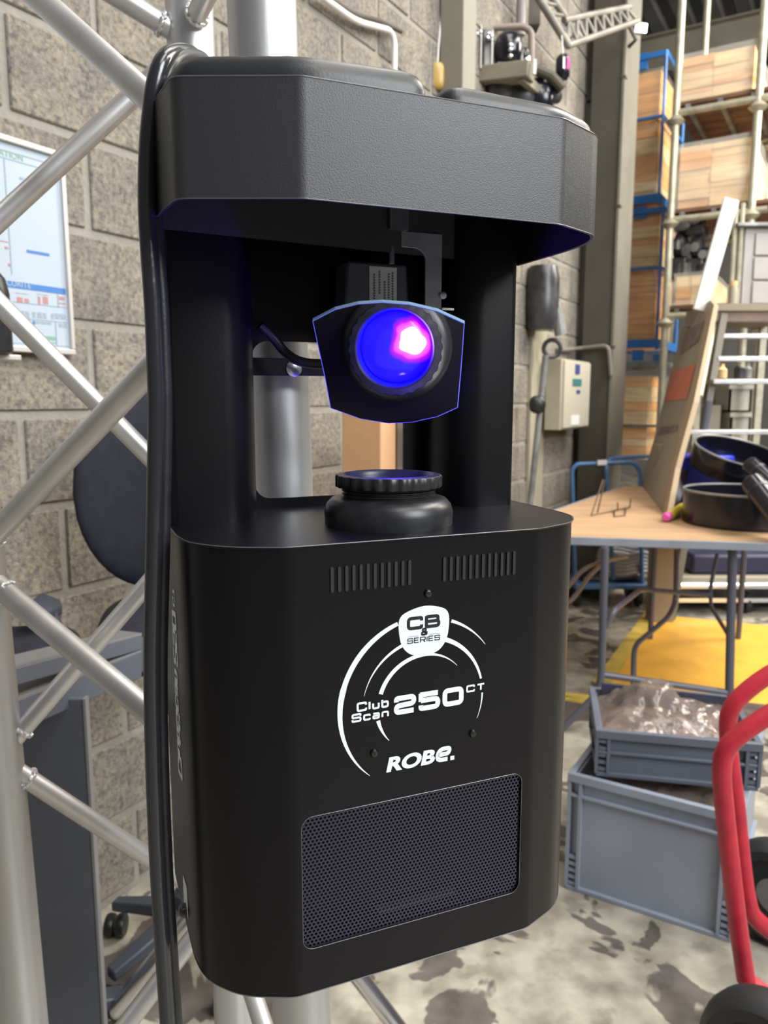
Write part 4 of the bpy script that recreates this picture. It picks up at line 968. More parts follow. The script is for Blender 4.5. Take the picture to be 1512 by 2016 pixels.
def load(px0, py0, px1, z0, nrow, label, m_='card2'):
    A = PC(px0, py0, C2 + .06); Bu = PC(px1, py0, C2 + .06).dot(U)
    # convert back to a pixel box is not needed: build directly
    u0, u1 = A.dot(U), Bu; z1 = A.z; c_ = C2 + .05; dep = .85
    t_ = thing('wrapped_load', label, 'boxes', uw((u0 + u1) / 2, c_ + dep / 2, z0), math.atan2(U.y, U.x), gC)
    rnd = random.Random(int(py0)); hs = [rnd.uniform(.6, 1.4) for _ in range(nrow)]; S_ = sum(hs); z = z0
    for r_ in range(nrow):
        h = (z1 - z0) * hs[r_] / S_; x = u0; cw = [1.0, 1.25]; CS = sum(cw)
        for k in range(2):
            wd = (u1 - u0) * cw[k] / CS; j = rnd.uniform(-.012, .012)
            ubox(MB(), x + .002, x + wd - .002, c_ + j, c_ + dep, z + .001, z + h - .0025).build('carton', m_ if rnd.random() < .7 else 'card', t_, True, smooth=False); x += wd
        z += h
    vs = []; fs = []; pts = []
    path = [(u0 - .02, c_ + dep), (u0 - .02, c_ - .03), (u1 + .02, c_ - .03), (u1 + .02, c_ + dep)]
    for i in range(3):
        for k in range(16): t = k / 16; pts.append((path[i][0] * (1 - t) + path[i + 1][0] * t, path[i][1] * (1 - t) + path[i + 1][1] * t))
    pts.append(path[3]); m2 = len(pts)
    for j in range(15):
        z = z0 + (z1 - z0 + .02) * j / 14
        for a, b in pts: o = noise.noise(V((a * 3, b * 4, z * 11))) * .02; vs.append(uw(a + o, b + o, z))
    for j in range(14):
        for k in range(m2 - 1): fs.append((j * m2 + k, j * m2 + k + 1, (j + 1) * m2 + k + 1, (j + 1) * m2 + k))
    mb = MB(); mb.add(vs, fs); mb.build('stretch_wrap', 'film_white', t_, True, ang=180)
load(1345, 118, 1486, pl_[0] + .078, 7, 'film wrapped carton load on the top shelf of the scaffold racking')
load(1340, 292, 1484, pl_[1] + .078, 8, 'film wrapped carton load on the middle shelf of the scaffold racking')
load(1332, 545, 1400, pl_[2] + .078, 3, 'open tan cartons on the lowest shelf of the scaffold racking, below the machines')
# machines stacked on the lowest load
rnd = random.Random(5)
zt_ = PC(1350, 545, C2 + .06).z + .001
for i, (px_, py_, w_, h_, m_) in enumerate(((1336, 545, .12, .34, 'clutter'), (1352, 545, .11, .26, 'clutter_lt'), (1368, 545, .12, .30, 'clutter'), (1385, 545, .11, .22, 'clutter'), (1345, 470, .12, .16, 'clutter_lt'), (1370, 476, .13, .14, 'clutter'))):
    q = PC(px_, py_, C2 + .2); zb = zt_ if i < 4 else zt_ + (.34 if i == 4 else .305)
    t_ = thing('stage_fixture', ['dark stage fixture nearest the left scaffold upright', 'pale grey stage fixture second from the left scaffold upright', 'dark stage fixture third from the left scaffold upright', 'dark stage fixture furthest from the left scaffold upright', 'pale fixture lying on top of the dark one by the upright', 'dark fixture lying on top of the row'][i], 'machine', V((q.x, q.y, zb)), math.atan2(U.y, U.x), 'stage fixtures on the scaffold racking')
    mb = MB(); mb.bb(-w_ / 2, -.08, 0, w_ / 2, .12, h_ * .45); mb.build('housing', m_, t_, bevel=.01)
    mb = MB(); mb.blob(V((0, .02, h_ * .70)), (w_ * .9, .18, h_ * .6), 2.6, 16, 10); mb.build('head', m_, t_)
    mb = MB(); mb.lathe([(w_ * .28, 0), (w_ * .28, -.02), (0, -.02)], (0, -.075, h_ * .7), 'Y', 16); mb.build('front_lens', 'chrome', t_)

# ================================================================== PLATFORM STEPS, TAN PANEL, PALE CRATES
SD = 4.75
stp = thing('platform_steps', 'aluminium platform steps with wide treads and brown deck at the right edge', 'steps', (P(1460, 900, SD).x, SD, 0))
def SP_(px, py, dd=0): return P(px, py, SD + dd)
for dd in (0, .45):
    x = dd
mb = MB(); dk0, dk1 = P(1402, 600, SD - .1), P(1560, 602, SD - .1); mb.bb(dk0.x, SD - .1, dk0.z - .10, dk1.x, SD + .3, dk0.z); mb.build('deck', mat('brown_deck', (.21, .15, .115), .6, var=.2), stp, True, bevel=.006)
mb = MB(); mb.bb(dk0.x, SD - .12, dk0.z - .035, dk1.x, SD - .1, dk0.z + .005); mb.build('deck_edge', 'panel', stp, True, smooth=False)
for i, (px_, py_) in enumerate(((1422, 661), (1414, 706), (1405, 751), (1352, 851))):
    dd = -.10 - .08 * i; a, b = P(px_, py_, SD + dd), P(1560, py_ - 4, SD + dd)
    mb = MB(); mb.bb(a.x, SD + dd, a.z - .012, b.x, SD + dd + .10, a.z + .012); mb.build('tread', 'alu', stp, True, bevel=.003)
a, b = P(1425, 618, SD - .1), P(1366, 960, SD - .33); mb = MB(); mb.bar(a, b, .03, .04, (1, 0, 0)); b2 = b.copy(); mb.build('stringer', 'beige_lt', stp, True, bevel=.003)
d = (b - a); k = (0 - b.z) / d.z; mb = MB(); mb.bar(b, b + d * k, .03, .04, (1, 0, 0)); mb.build('stringer', 'beige_lt', stp, True, bevel=.003)
a, b = P(1406, 635, SD - .06), P(1378, 780, SD - .35); mb = MB(); mb.tube([a, b], .016, 10); mb.build('brace_tube', 'galv', stp, True)
a, b = P(1440, 392, SD - .15), P(1378, 612, SD - .15); mb = MB(); mb.bar(a, b, .085, .02, (0, 1, 0)); mb.build('handrail', 'white', stp, True, bevel=.004)
for px_ in (1450, 1463): 
    a, b = P(px_, 400, SD + .1), P(px_ - 12, 598, SD + .1); mb = MB(); mb.tube([a, b], .014, 10); mb.build('guard_post', 'galv', stp, True)
mb = MB(); mb.tube([P(1395, 790, SD - .25), P(1372, 950, SD - .30)], .022, 10); mb.build('brace_tube', 'tableg', stp, True)
xx = dk1.x - .03
mb = MB(); mb.bb(xx, SD + .2, 0, xx + .04, SD + .24, dk0.z - .1); mb.build('rear_leg', 'galv', stp, True)
mb = MB(); mb.bb(dk0.x + .05, SD + .2, 0, dk0.x + .09, SD + .24, dk0.z - .1); mb.build('rear_leg', 'galv', stp, True)
# locker and bottle on the deck
q0 = P(1468, 448, SD + .1); zdk = dk0.z
lk = thing('grey_locker', 'pale grey metal locker standing on the deck of the platform steps', 'locker', (q0.x + .2, SD + .18, zdk))
mb = MB(); mb.bb(q0.x, SD + .1, zdk, q0.x + .42, SD + .27, q0.z); mb.build('locker_body', 'fridge', lk, True, bevel=.006)
for i in range(3):
    z0 = zdk + .03 + i * (q0.z - zdk - .05) / 3; mb = MB(); mb.bb(q0.x + .06, SD + .085, z0, q0.x + .40, SD + .1, z0 + (q0.z - zdk - .05) / 3 - .015); mb.build('drawer', 'fridge', lk, True, bevel=.004)
mb = MB(); mb.bb(q0.x - .07, SD + .05, q0.z, q0.x + .43, SD + .28, q0.z + .02); mb.build('locker_top', 'clutter_lt', lk, True, bevel=.003)
q = P(1443, 590, SD + .05); sb = thing('deck_bottle', 'small cream bottle on the deck beside the pale locker', 'bottle', (q.x, q.y, zdk))
mb = MB(); mb.lathe([(0, 0), (.024, 0), (.025, .10), (.018, .125)], (0, 0, 0), n=18); mb.build('bottle_body', 'cream', sb)
mb = MB(); mb.lathe([(.018, .126), (.020, .13), (.020, .155), (0, .157)], (0, 0, 0), n=18); mb.build('cap', 'card2', sb)
# tan printed panel leaning on the steps
BA, BB_, BC_ = PZ(1262, 953, .742), PZ(1306, 1010, .742), P(1385, 598, 4.75)
bn_ = (BB_ - BA).cross(BC_ - BA).normalized()
if bn_.dot(V((0, 0, HC)) - BA) < 0: bn_ = -bn_
def dpt(px, py):
    d = P(px, py, 1.0) - V((0, 0, HC)); o = V((0, 0, HC)); return o + d * ((BA - o).dot(bn_) / d.dot(bn_))
BR_ = BB_
pn = thing('printed_panel', 'tall tan board with faded red band, standing on the table, leaning on the platform steps', 'panel', (BR_.x, BR_.y, .742))
out = [(1399, 590), (1371, 609), (1343, 646), (1323, 723), (1289, 859), (1262, 953), (1306, 1010), (1321, 921), (1356, 785)]
ff = [dpt(*q) for q in out]; fb = [p - bn_ * .02 for p in ff]; n = len(out)
mb = MB(); mb.add(ff + fb, [tuple(range(n)), tuple(reversed(range(n, 2 * n)))] + [(i, (i + 1) % n, n + (i + 1) % n, n + i) for i in range(n)]); mb.build('board', 'panel', pn, True, smooth=False)
def dq(px, py): q = dpt(px, py); return q + bn_ * .003
mb = MB(); mb.add([dq(1323, 732), dq(1371, 716), dq(1353, 786), dq(1308, 790)], [(0, 1, 2, 3)]); mb.build('red_band', 'redprint', pn, True, smooth=False)
mb = MB(); mb.add([dq(1348, 655), dq(1388, 630), dq(1376, 672), dq(1338, 700)], [(0, 1, 2, 3)]); mb.build('dark_print', 'darkprint', pn, True, smooth=False)
mb = MB(); mb.add([dq(1299, 842), dq(1336, 836), dq(1333, 850), dq(1296, 856)], [(0, 1, 2, 3)]); mb.build('grey_mark', 'darkprint', pn, True, smooth=False)
es = [dpt(1399, 592), dpt(1406, 600), dpt(1366, 790), dpt(1330, 921), dpt(1312, 1016), dpt(1305, 1010), dpt(1321, 921), dpt(1356, 785)]
mb = MB(); mb.add(es + [p - bn_ * .024 for p in es], [tuple(range(8)), tuple(reversed(range(8, 16)))] + [(i, (i + 1) % 8, 8 + (i + 1) % 8, 8 + i) for i in range(8)]); mb.build('edge', 'paneledge', pn, True, smooth=False)
# pale crates under the steps
def crate(D, pl, pr, pt, pb, name, m_, label, dep=.4, group=None, zfix=None):
    a, b = P(pl, pt, D), P(pr, pb, D); z0 = b.z if zfix is None else zfix
    t_ = thing(name, label, 'crate', ((a.x + b.x) / 2, D + dep / 2, z0), 0, group)
    w_ = b.x - a.x; h = a.z - z0
    mb = MB(); th = .012
    for q in ((-w_ / 2, -dep / 2, 0, w_ / 2, dep / 2, th), (-w_ / 2, -dep / 2, 0, w_ / 2, -dep / 2 + th, h), (-w_ / 2, dep / 2 - th, 0, w_ / 2, dep / 2, h), (-w_ / 2, -dep / 2, 0, -w_ / 2 + th, dep / 2, h), (w_ / 2 - th, -dep / 2, 0, w_ / 2, dep / 2, h)): mb.bb(*q)
    mb.build('crate_body', m_, t_, smooth=False)
    mb = MB()
    for q in ((-w_ / 2 - .01, -dep / 2 - .01, h - .03, w_ / 2 + .01, -dep / 2, h), (-w_ / 2 - .01, dep / 2, h - .03, w_ / 2 + .01, dep / 2 + .01, h), (-w_ / 2 - .01, -dep / 2, h - .03, -w_ / 2, dep / 2, h), (w_ / 2, -dep / 2, h - .03, w_ / 2 + .01, dep / 2, h)): mb.bb(*q)
    mb.build('rim', m_, t_, smooth=False); return t_
LD = 5.10
sv = thing('low_bench', 'cream topped low bench behind the table, carrying pale bins', 'bench', (P(1460, 920, LD).x, LD + .2, 0))
zb = P(1460, 903, LD).z
mb = MB(); mb.bb(P(1360, 903, LD).x, LD, zb - .03, P(1545, 903, LD).x, LD + .34, zb); mb.build('bench_top', 'cream', sv, True, bevel=.003)
for px_ in (1375, 1525):
    for dy in (.04, .26):
        mb = MB(); x = P(px_, 903, LD).x; mb.bb(x, LD + dy, 0, x + .05, LD + dy + .05, zb - .03); mb.build('leg', 'tableg', sv, True)
crate(LD + .03, 1440, 1535, 812, 0, 'storage_bin', 'greybox', 'large pale grey bin on the low bench, under the steps treads', .26, None, zb)
q = P(1440, 760, LD + .05)
b2_ = crate(LD + .04, 1438, 1533, 757, 0, 'storage_bin', 'greybox', 'second pale grey bin stacked on top of the large one', .24, None, P(1440, 812, LD + .05).z + .002)
a = P(1385, 900, LD + .1); mb = MB(); mb.bb(a.x, LD + .08, zb, P(1424, 900, LD).x, LD + .3, P(1385, 798, LD).z); tag(mb.build('cream_carton', 'cream', smooth=False, bevel=.004), 'cream carton on the low bench left of the grey bins', 'box')
# bottles on a further shelf seen between the treads
BD = 5.5
zs = P(1450, 745, BD).z; shf = thing('back_shelf', 'dark brown shelf of small bottles seen between the step treads', 'shelf', (P(1500, 745, BD).x, BD, 0))
mb = MB(); mb.bb(P(1395, 745, BD).x, BD - .05, zs - .03, P(1560, 745, BD).x, BD + .08, zs); mb.build('shelf_board', 'brown_dark', shf, True, smooth=False)
for px_ in (1395, 1556):
    mb = MB(); x = P(px_, 745, BD).x; mb.bb(x, BD - .05, 0, x + .03, BD + .06, zs - .03); mb.build('upright', 'brown_dark', shf, True, smooth=False)
for i, (px_, h_, m_, lab) in enumerate(((1420, .10, 'card2', 'reddish tan bottle on the brown shelf, leftmost'), (1455, .12, 'clutter', 'black bottle on the brown shelf between the treads'), (1470, .11, 'clutter_lt', 'pale grey bottle on the brown shelf between the treads'), (1489, .16, 'cream', 'taller cream bottle on the brown shelf, rightmost in view'))):
    q = P(px_, 745, BD); t_ = thing('shelf_bottle', lab, 'bottle', (q.x, BD, zs), 0, 'bottles on the brown shelf')
    mb = MB(); mb.lathe([(0, 0), (.035, 0), (.036, h_ * .6), (.016, h_ * .8), (.016, h_)], (0, 0, 0), n=16); mb.build('bottle_body', m_, t_)

# ================================================================== TABLE AND WHAT IS ON IT
ZTB = .74
tb = thing('folding_table', 'folding table with tan plywood top, grey edging and dark grey tube legs', 'table', (PZ(1300, 1060, ZTB).x, 3.0, 0))
tp4 = [PZ(955, 1053, ZTB), PZ(1600, 1073, ZTB), PZ(1560, 990, ZTB), PZ(1275, 956, ZTB), PZ(1228, 957, ZTB)]
tp4 = [(p.x, p.y) for p in tp4]
mb = MB(); mb.prism(tp4, ZTB - .018, ZTB); mb.build('tabletop', 'tabletop', tb, True, smooth=False)
cxm = sum(p[0] for p in tp4) / 5; cym = sum(p[1] for p in tp4) / 5
big = [(p[0] + (p[0] - cxm) * .004, p[1] + (p[1] - cym) * .004) for p in tp4]
mb = MB()
for i in range(5):
    a, b = tp4[i], tp4[(i + 1) % 5]; mb.bar(V((*a, ZTB - .012)), V((*b, ZTB - .012)), .012, .030)
mb.build('edging', 'tabedge', tb, True, bevel=.002)
a1, a2 = PZ(1191, 1075, ZTB - .03), PZ(1442, 1085, ZTB - .03); LDp = (a1.y + a2.y) / 2 + .02
def LG(px, py, D=None): return P(px, py, D or LDp)
rl_ = .0142
l1 = fillet([V((P(1191, 1078, LDp).x, LDp, ZTB - .03)), LG(1184, 1330), LG(1178, 1365), LG(1098, 1442)], .05); d = (l1[-1] - l1[-2]).normalized(); l1.append(l1[-1] + d * (-(l1[-1].z) / d.z))
mb = MB(); mb.tube(l1, rl_, 14); mb.build('leg', 'tableg', tb, True)
l2 = fillet([V((P(1442, 1080, LDp).x, LDp, ZTB - .03)), LG(1436, 1350), LG(1438, 1390), LG(1492, 1470)], .05); d = (l2[-1] - l2[-2]).normalized(); l2.append(l2[-1] + d * (-(l2[-1].z) / d.z))
mb = MB(); mb.tube(l2, rl_ * 1.15, 14); mb.build('leg', 'tableg', tb, True)
mb = MB(); mb.tube([LG(1186, 1328), LG(1436, 1364)], rl_ * .9, 12); mb.build('cross_bar', 'tableg', tb, True)
# folding braces and far legs
mb = MB(); mb.tube(fillet([LG(1192, 1236), LG(1210, 1200), LG(1262, 1160, LDp + .35), LG(1400, 1172, LDp + .5)], .04), .0105, 10); mb.build('fold_brace', 'tableg', tb, True)
mb = MB(); mb.tube(fillet([P(1332, 1082, 3.5), P(1330, 1185, 3.5), P(1316, 1215, 3.4), P(1248, 1272, 3.2), P(1247, 1340, 3.1), P(1246, 1380, 3.05)], .05), .0115, 12); mb.build('fold_brace', 'tableg', tb, True)
mb = MB(); mb.tube(fillet([P(1412, 1090, 3.3), P(1398, 1160, 3.3), P(1400, 1195, 3.2), LG(1434, 1250)], .04), .0085, 10); mb.build('fold_brace', 'tableg', tb, True)
far = PZ(1330, 960, ZTB)
for px_, dy in ((1300, 0), (1480, 0)):
    q = P(px_, 960, 4.0); x = PZ(px_, 985, ZTB).x; mb = MB(); mb.tube([V((x, 3.9, ZTB - .03)), V((x, 3.9, 0))], rl_, 12); mb.build('leg', 'tableg', tb, True)
# bent wire stand on the table
def tabz(px, py, z=0): return PZ(px, py, ZTB + z)
a = tabz(1164, 1012, .004); b = tabz(1206, 1003, .004)
wf = MB(); wf.tube([tabz(1164, 1015, .003), tabz(1213, 1005, .003), tabz(1222, 1003, .003)], .0035, 6)
wf.tube([tabz(1164, 1015, .003), P(1187, 945, a.y + .05)], .0035, 6); wf.tube([tabz(1176, 1010, .003), P(1191, 945, a.y + .06)], .0035, 6)
wf.tube([tabz(1210, 1017, .003), tabz(1230, 1015, .003), tabz(1232, 1002, .003), tabz(1209, 1005, .003), tabz(1210, 1017, .003)], .0035, 6)
wf.tube([P(1216, 990, a.y + .02), tabz(1216, 1003, .003), tabz(1240, 998, .003), P(1242, 982, a.y + .05)], .0035, 6)
tag(wf.build('wire_stand', mat('brown_wire', (.16, .10, .07), .5, metal=.4)), 'bent thin wire stand lying on the plywood table', 'wire stand')
# black hoop housings
def tray(name, label, cx_px, cy_px, R_, h, tilt=V((0, 0, 1)), lift=0, arc=360, a0=0, group='round black trays on the plywood table'):
    c = PZ(cx_px, cy_px, ZTB) + V((0, 0, lift))
    t_ = thing(name, label, 'tray', c, 0, group)
    q = V((0, 0, 1)).rotation_difference(tilt.normalized())
    mb = MB(); mb.lathe([(0, .0), (R_ * .97, .0), (R_, .008), (R_, h), (R_ - .010, h), (R_ - .012, .012), (0, .012)], (0, 0, 0), n=56)
    mb.v = [q @ v for v in mb.v]; mb.build('tray_wall', 'chromatic', t_, ang=40)
    mb = MB(); mb.tube([q @ V((R_ * math.cos(t * math.pi / 28), R_ * math.sin(t * math.pi / 28), h + .002)) for t in range(56)], .005, 8, closed=True); mb.build('rolled_rim', 'clutter_lt', t_)
    return t_
tray('round_tray', 'round black tray standing flat on the plywood table', 1462, 1030, .235, .135)
q_ = tray('round_tray', 'round black tray propped at a tilt behind the flat one', 1440, 1000, .21, .10, V((.16, -.30, 1)), .17)
mb = MB(); q = PZ(1345, 1000, ZTB); mb.loft([[P(1303, 1010, q.y), P(1316, 1012, q.y), P(1340, 985, q.y), P(1330, 985, q.y)], [P(1322, 925, q.y + .05), P(1330, 920, q.y + .05), P(1356, 925, q.y + .06), P(1340, 930, q.y + .05)]]); 
tag(mb.build('black_flap', mat('purple_black_plastic', (.035, .018, .035), .3)), 'dark purple black flap leaning left of the tilted tray', 'flap')
a = PZ(1348, 960, ZTB); mb = MB(); p0, p1 = P(1342, 897, 3.72), P(1446, 940, 3.72); mb.bb(p0.x, 3.72, ZTB, p1.x, 3.88, p0.z); tag(mb.build('blue_case', 'blueplastic', bevel=.012), 'bright blue plastic case behind the tilted black tray', 'case')
for i, (a, b, r_, lab) in enumerate((((1474, 912), (1560, 990), .034, 'upper black cylinder lying across the trays at the right edge'), ((1478, 945), (1560, 1050), .043, 'lower wide black cylinder leaning on the flat tray'))):
    A, B = P(*a, 2.95 - i * .1), P(*b, 2.75 - i * .1); d = (B - A).normalized(); t_ = thing('black_cylinder', lab, 'cylinder', (A + B) / 2, 0, 'black cylinders on the trays')
    mb = MB(); mb.tube([A, A + d * .006, A + d * .02, B], [r_ * .8, r_ * .95, r_, r_], 24); mb.build('barrel', 'chromatic', t_, True)
    mb = MB(); mb.tube([A + d * .05, A + d * .062], r_ * 1.04, 24); mb.build('collar', 'clutter', t_, True)
A, B = tabz(1312, 1018, .022), tabz(1342, 1000, .03); d = (B - A).normalized(); t_ = thing('marker_pen', 'fat yellow marker with pink cap beside the flat black tray', 'marker', (A + B) / 2 - V((0, 0, .02)))
mb = MB(); mb.tube([A + d * .03, B + d * .02], .020, 16); mb.build('barrel', 'yellow', t_, True)
mb = MB(); mb.tube([A - d * .012, A - d * .006, A + d * .03], [.012, .018, .019], 16); mb.build('cap', 'pink', t_, True)

# ================================================================== BLUE TROLLEY AND CABLES BEHIND THE TABLE
TD = 4.50
bt_ = thing('hand_trolley', 'blue tubular steel trolley behind the table, in front of the beige column', 'trolley', (P(1195, 1100, TD).x, TD, 0))
h1 = fillet([P(1133, 1160, TD), P(1126, 925, TD), P(1135, 914, TD), P(1246, 910, TD), P(1260, 925, TD), P(1266, 1120, TD)], .05, 6)
h1 = [V((h1[0].x, TD, .12))] + h1[1:-1] + [V((h1[-1].x, TD, .12))]
mb = MB(); mb.tube(h1, .0125, 12); mb.build('front_handle', 'blue2', bt_, True)
h2 = fillet([P(1208, 1140, TD + .02), P(1193, 915, TD + .1), P(1203, 902, TD + .22), P(1290, 898, TD + .25), P(1300, 950, TD + .25)], .05, 6)
mb = MB(); mb.tube(h2, .0125, 12); mb.build('rear_handle', 'blue2', bt_, True)
mb = MB(); mb.bb(P(1130, 1150, TD).x, TD - .02, .12, P(1275, 1150, TD).x, TD + .28, .15); mb.build('platform', 'blue2', bt_, True, bevel=.005)
for sx in (1140, 1262):
    for dy in (.05, .22):
        mb = MB(); mb.lathe([(0, -.015), (.055, -.015), (.06, 0), (.055, .015), (0, .015)], (P(sx, 1150, TD).x, TD + dy, .06), 'X', 20); mb.build('wheel', 'tyre', bt_, True)
mb = MB(); mb.bar(P(1176, 911, TD - .014), P(1194, 910, TD - .014), .02, .028); mb.build('sticker', 'pvc', bt_, True, smooth=False)
cz = P(1238, 1096, TD + .12); hp = []
for t in range(28 * 6):
    rr = .17 + .02 * math.sin(t * .21); a = t * math.pi / 14; hp.append(cz + V((rr * math.cos(a), rr * .6 * math.sin(a), .05 - .0008 * t + .012 * math.sin(t * .9))))
mb = MB(); mb.tube(hp, .012, 8); tag(mb.build('cable_coil', 'cablegrey'), 'heaped coil of grey cable on the dark case of the blue trolley', 'cable')
mb = MB(); mb.bb(P(1150, 1140, TD).x, TD + .05, .151, P(1270, 1140, TD).x, TD + .26, cz.z - .11); tag(mb.build('black_case', 'clutter', bevel=.01), 'dark case on the blue trolley carrying the grey cable coil', 'case')
for i, pts in enumerate(([(1235, 1095, 4.0), (1180, 1108, 3.9), (1145, 1125, 3.8), (1110, 1165, 3.7)], [(1192, 1105, 3.9), (1160, 1135, 3.8), (1128, 1178, 3.7), (1100, 1195, 3.7)])):
    mb = MB(); mb.tube(catmull([P(*q) for q in pts] + [PZ(1060, 1215 + 12 * i, .012)], 8), .011, 8); tag(mb.build('loose_cable', 'cablegrey'), ['upper grey cable arching from the coil to the floor beside the column', 'lower grey cable running straight from the coil to the floor'][i], 'cable')
# second low trolley / bench with silver edge under the table
BDp = 4.35
bn = thing('low_trolley', 'low dark trolley with bright silver front rail, seen under the table', 'trolley', (P(1440, 1160, BDp).x, BDp, 0))
zf = P(1400, 1150, BDp).z
x0, x1 = P(1318, 1150, BDp).x, P(1640, 1150, BDp).x
mb = MB(); mb.bb(x0, BDp, zf, x1, BDp + .5, zf + .04); mb.build('deck', 'cream', bn, True, bevel=.004)
mb = MB(); mb.tube([V((x0, BDp - .015, zf - .005)), V((x1, BDp - .015, zf - .005))], .022, 14); mb.build('front_rail', 'chrome', bn, True)
mb = MB(); mb.bb(x0, BDp, P(1400, 1182, BDp).z - .012, x1, BDp + .03, P(1400, 1182, BDp).z + .012); mb.build('lower_rail', 'chrome', bn, True)
mb = MB(); mb.bb(x0, BDp + .1, .06, x1, BDp + .45, P(1400, 1184, BDp).z - .03); mb.build('body', 'clutter', bn, True)
for x in (x0 + .05, x1 - .1, (x0 + x1) / 2):
    mb = MB(); mb.lathe([(0, -.015), (.06, -.015), (.065, 0), (.06, .015), (0, .015)], (x, BDp + .06, .065), 'X', 20); mb.build('wheel', 'tyre', bn, True)
mb = MB(); mb.bb(P(1370, 1120, BDp).x, BDp + .06, zf + .04, P(1640, 1120, BDp).x, BDp + .4, P(1400, 1096, BDp).z); tag(mb.build('dark_case', mat('navy_case', (.02, .022, .06), .5), bevel=.02), 'long navy case on the low trolley, seen under the table', 'case')
mb = MB(); p0, p1 = P(1289, 1080, 4.2), P(1330, 1160, 4.2); mb.bb(p0.x, 4.2, 0, p1.x, 4.3, 1.0); tag(mb.build('tan_post', 'panel', bevel=.004), 'tan board edge standing behind the table legs', 'board')

# ================================================================== GREY CRATES
def euro(name, label, c0, ax_, ay_, L1, L2, h, m_, fill=None, group=None):
    # c0 front left floor corner, ax_ along the front, ay_ away
    ang = math.atan2(ax_.y, ax_.x); t_ = thing(name, label, 'crate', c0, ang)
    th = .006; ins = .014
    mb = MB()
    for q in ((ins, ins, 0, L1 - ins, L2 - ins, .008), (ins, ins, 0, L1 - ins, ins + th, h - .01), (ins, L2 - ins - th, 0, L1 - ins, L2 - ins, h - .01), (ins, ins, 0, ins + th, L2 - ins, h - .01), (L1 - ins - th, ins, 0, L1 - ins, L2 - ins, h - .01)): mb.bb(*q)
    mb.build('crate_wall', m_, t_, smooth=False)
    for nm_, z0, z1, e in (('rim', h - .022, h, 0), ('rim_rib', h - .062, h - .054, .003), ('base_lip', 0, .012, .004)):
        mb = MB()
        for q in ((e, e, z0, L1 - e, ins + .002, z1), (e, L2 - ins - .002, z0, L1 - e, L2 - e, z1), (e, ins, z0, ins + .002, L2 - ins, z1), (L1 - ins - .002, ins, z0, L1 - e, L2 - ins, z1)): mb.bb(*q)
        mb.build(nm_, m_, t_, bevel=.002)
    for x in (.0, .028, L1 - .038, L1 - .010):
        mb = MB(); mb.bb(x + .001, .002, .01, x + .009, ins + .002, h - .02); mb.build('corner_rib', m_, t_, smooth=False)
    for k in range(5):
        for x in (.010, L1 - .028):
            mb = MB(); mb.bb(x, .005, .016 + k * .018, x + .018, ins, .024 + k * .018); mb.build('corner_web', m_, t_, smooth=False)
    for y in (.02, .30 if L2 > .5 else .14, L2 - .03):
        mb = MB(); mb.bb(.002, y, .01, ins + .002, y + .008, h - .02); mb.build('side_rib', m_, t_, smooth=False)
    return t_
cA, cBp = PZ(1109, 1750, 0), PZ(1421, 1854, 0); axx = (cBp - cA).normalized(); ayy = V((-axx.y, axx.x, 0))
HCR = .318
low = euro('large_crate', 'large light grey plastic crate on the floor, filled with packaging', cA, axx, ayy, .40, .60, HCR, 'crate')
uA_, uB_ = PZ(1169, 1530, HCR), PZ(1492, 1561, HCR); ax2 = (uB_ - uA_).normalized(); ay2 = V((-ax2.y, ax2.x, 0))
upp = euro('shallow_crate', 'shallow dark grey crate set askew on top of the large light grey one', uA_ + V((0, 0, .001)), ax2, ay2, .385, .30, .122, 'crate2')
def crumple(name, m_, label, cat, origin, ax_, ay_, L1, L2, z0, amp, hfun, seed, nx=34, ny=28):
    mb = MB(); vs = []; fs = []
    for j in range(ny + 1):
        for i in range(nx + 1):
            a, b = i / nx, j / ny
            e = min(a, 1 - a, b, 1 - b) * 6; e = min(1, e)
            q = V((a * 7 + seed, b * 6, seed)); nz_ = noise.noise(q) + .5 * abs(noise.noise(q * 2.3)) + .35 * abs(noise.noise(q * 5))
            vs.append(origin + ax_ * (a * L1 + .008 * noise.noise(q * 3)) + ay_ * b * L2 + V((0, 0, z0 + hfun(a, b) * e + nz_ * amp * (.3 + .7 * e))))
    for j in range(ny):
        for i in range(nx): k = j * (nx + 1) + i; fs.append((k, k + 1, k + nx + 2, k + nx + 1))
    n0 = len(vs)
    vs += [origin + ax_ * (i / nx * L1) + ay_ * 0 + V((0, 0, z0 - .05)) for i in (0, nx)] + [origin + ax_ * L1 * i + ay_ * L2 + V((0, 0, z0 - .05)) for i in (1, 0)]
    fs.append((n0, n0 + 1, n0 + 2, n0 + 3))
    mb.add(vs, fs); return tag(mb.build(name, m_, ang=70), label, cat)
o1 = uA_ + ax2 * .02 + ay2 * .02
crumple('cable_bundle', 'bagdark', 'brown packed contents filling the shallow dark grey crate', 'contents', o1, ax2, ay2, .34, .26, .085, .02, lambda a, b: .0, 3)
crumple('clear_bag', 'bag', 'crinkled clear plastic bag heaped up in the shallow dark grey crate', 'bag', o1, ax2, ay2, .34, .26, .105, .03, lambda a, b: .078 * math.exp(-((a - .40) ** 2) / .05 - ((b - .6) ** 2) / .1) + .02 * (1 - a), 8)
crumple('packing_film', 'bag', 'crinkled clear film filling the large light grey crate', 'film', cA + axx * .02 + ayy * .02, axx, ayy, .355, .55, HCR - .045, .022, lambda a, b: .005, 15)
crumple('packed_parts', 'bagdark', 'brown goods under the clear film in the large light grey crate', 'contents', cA + axx * .02 + ayy * .02, axx, ayy, .355, .55, HCR - .10, .02, lambda a, b: .0, 21)
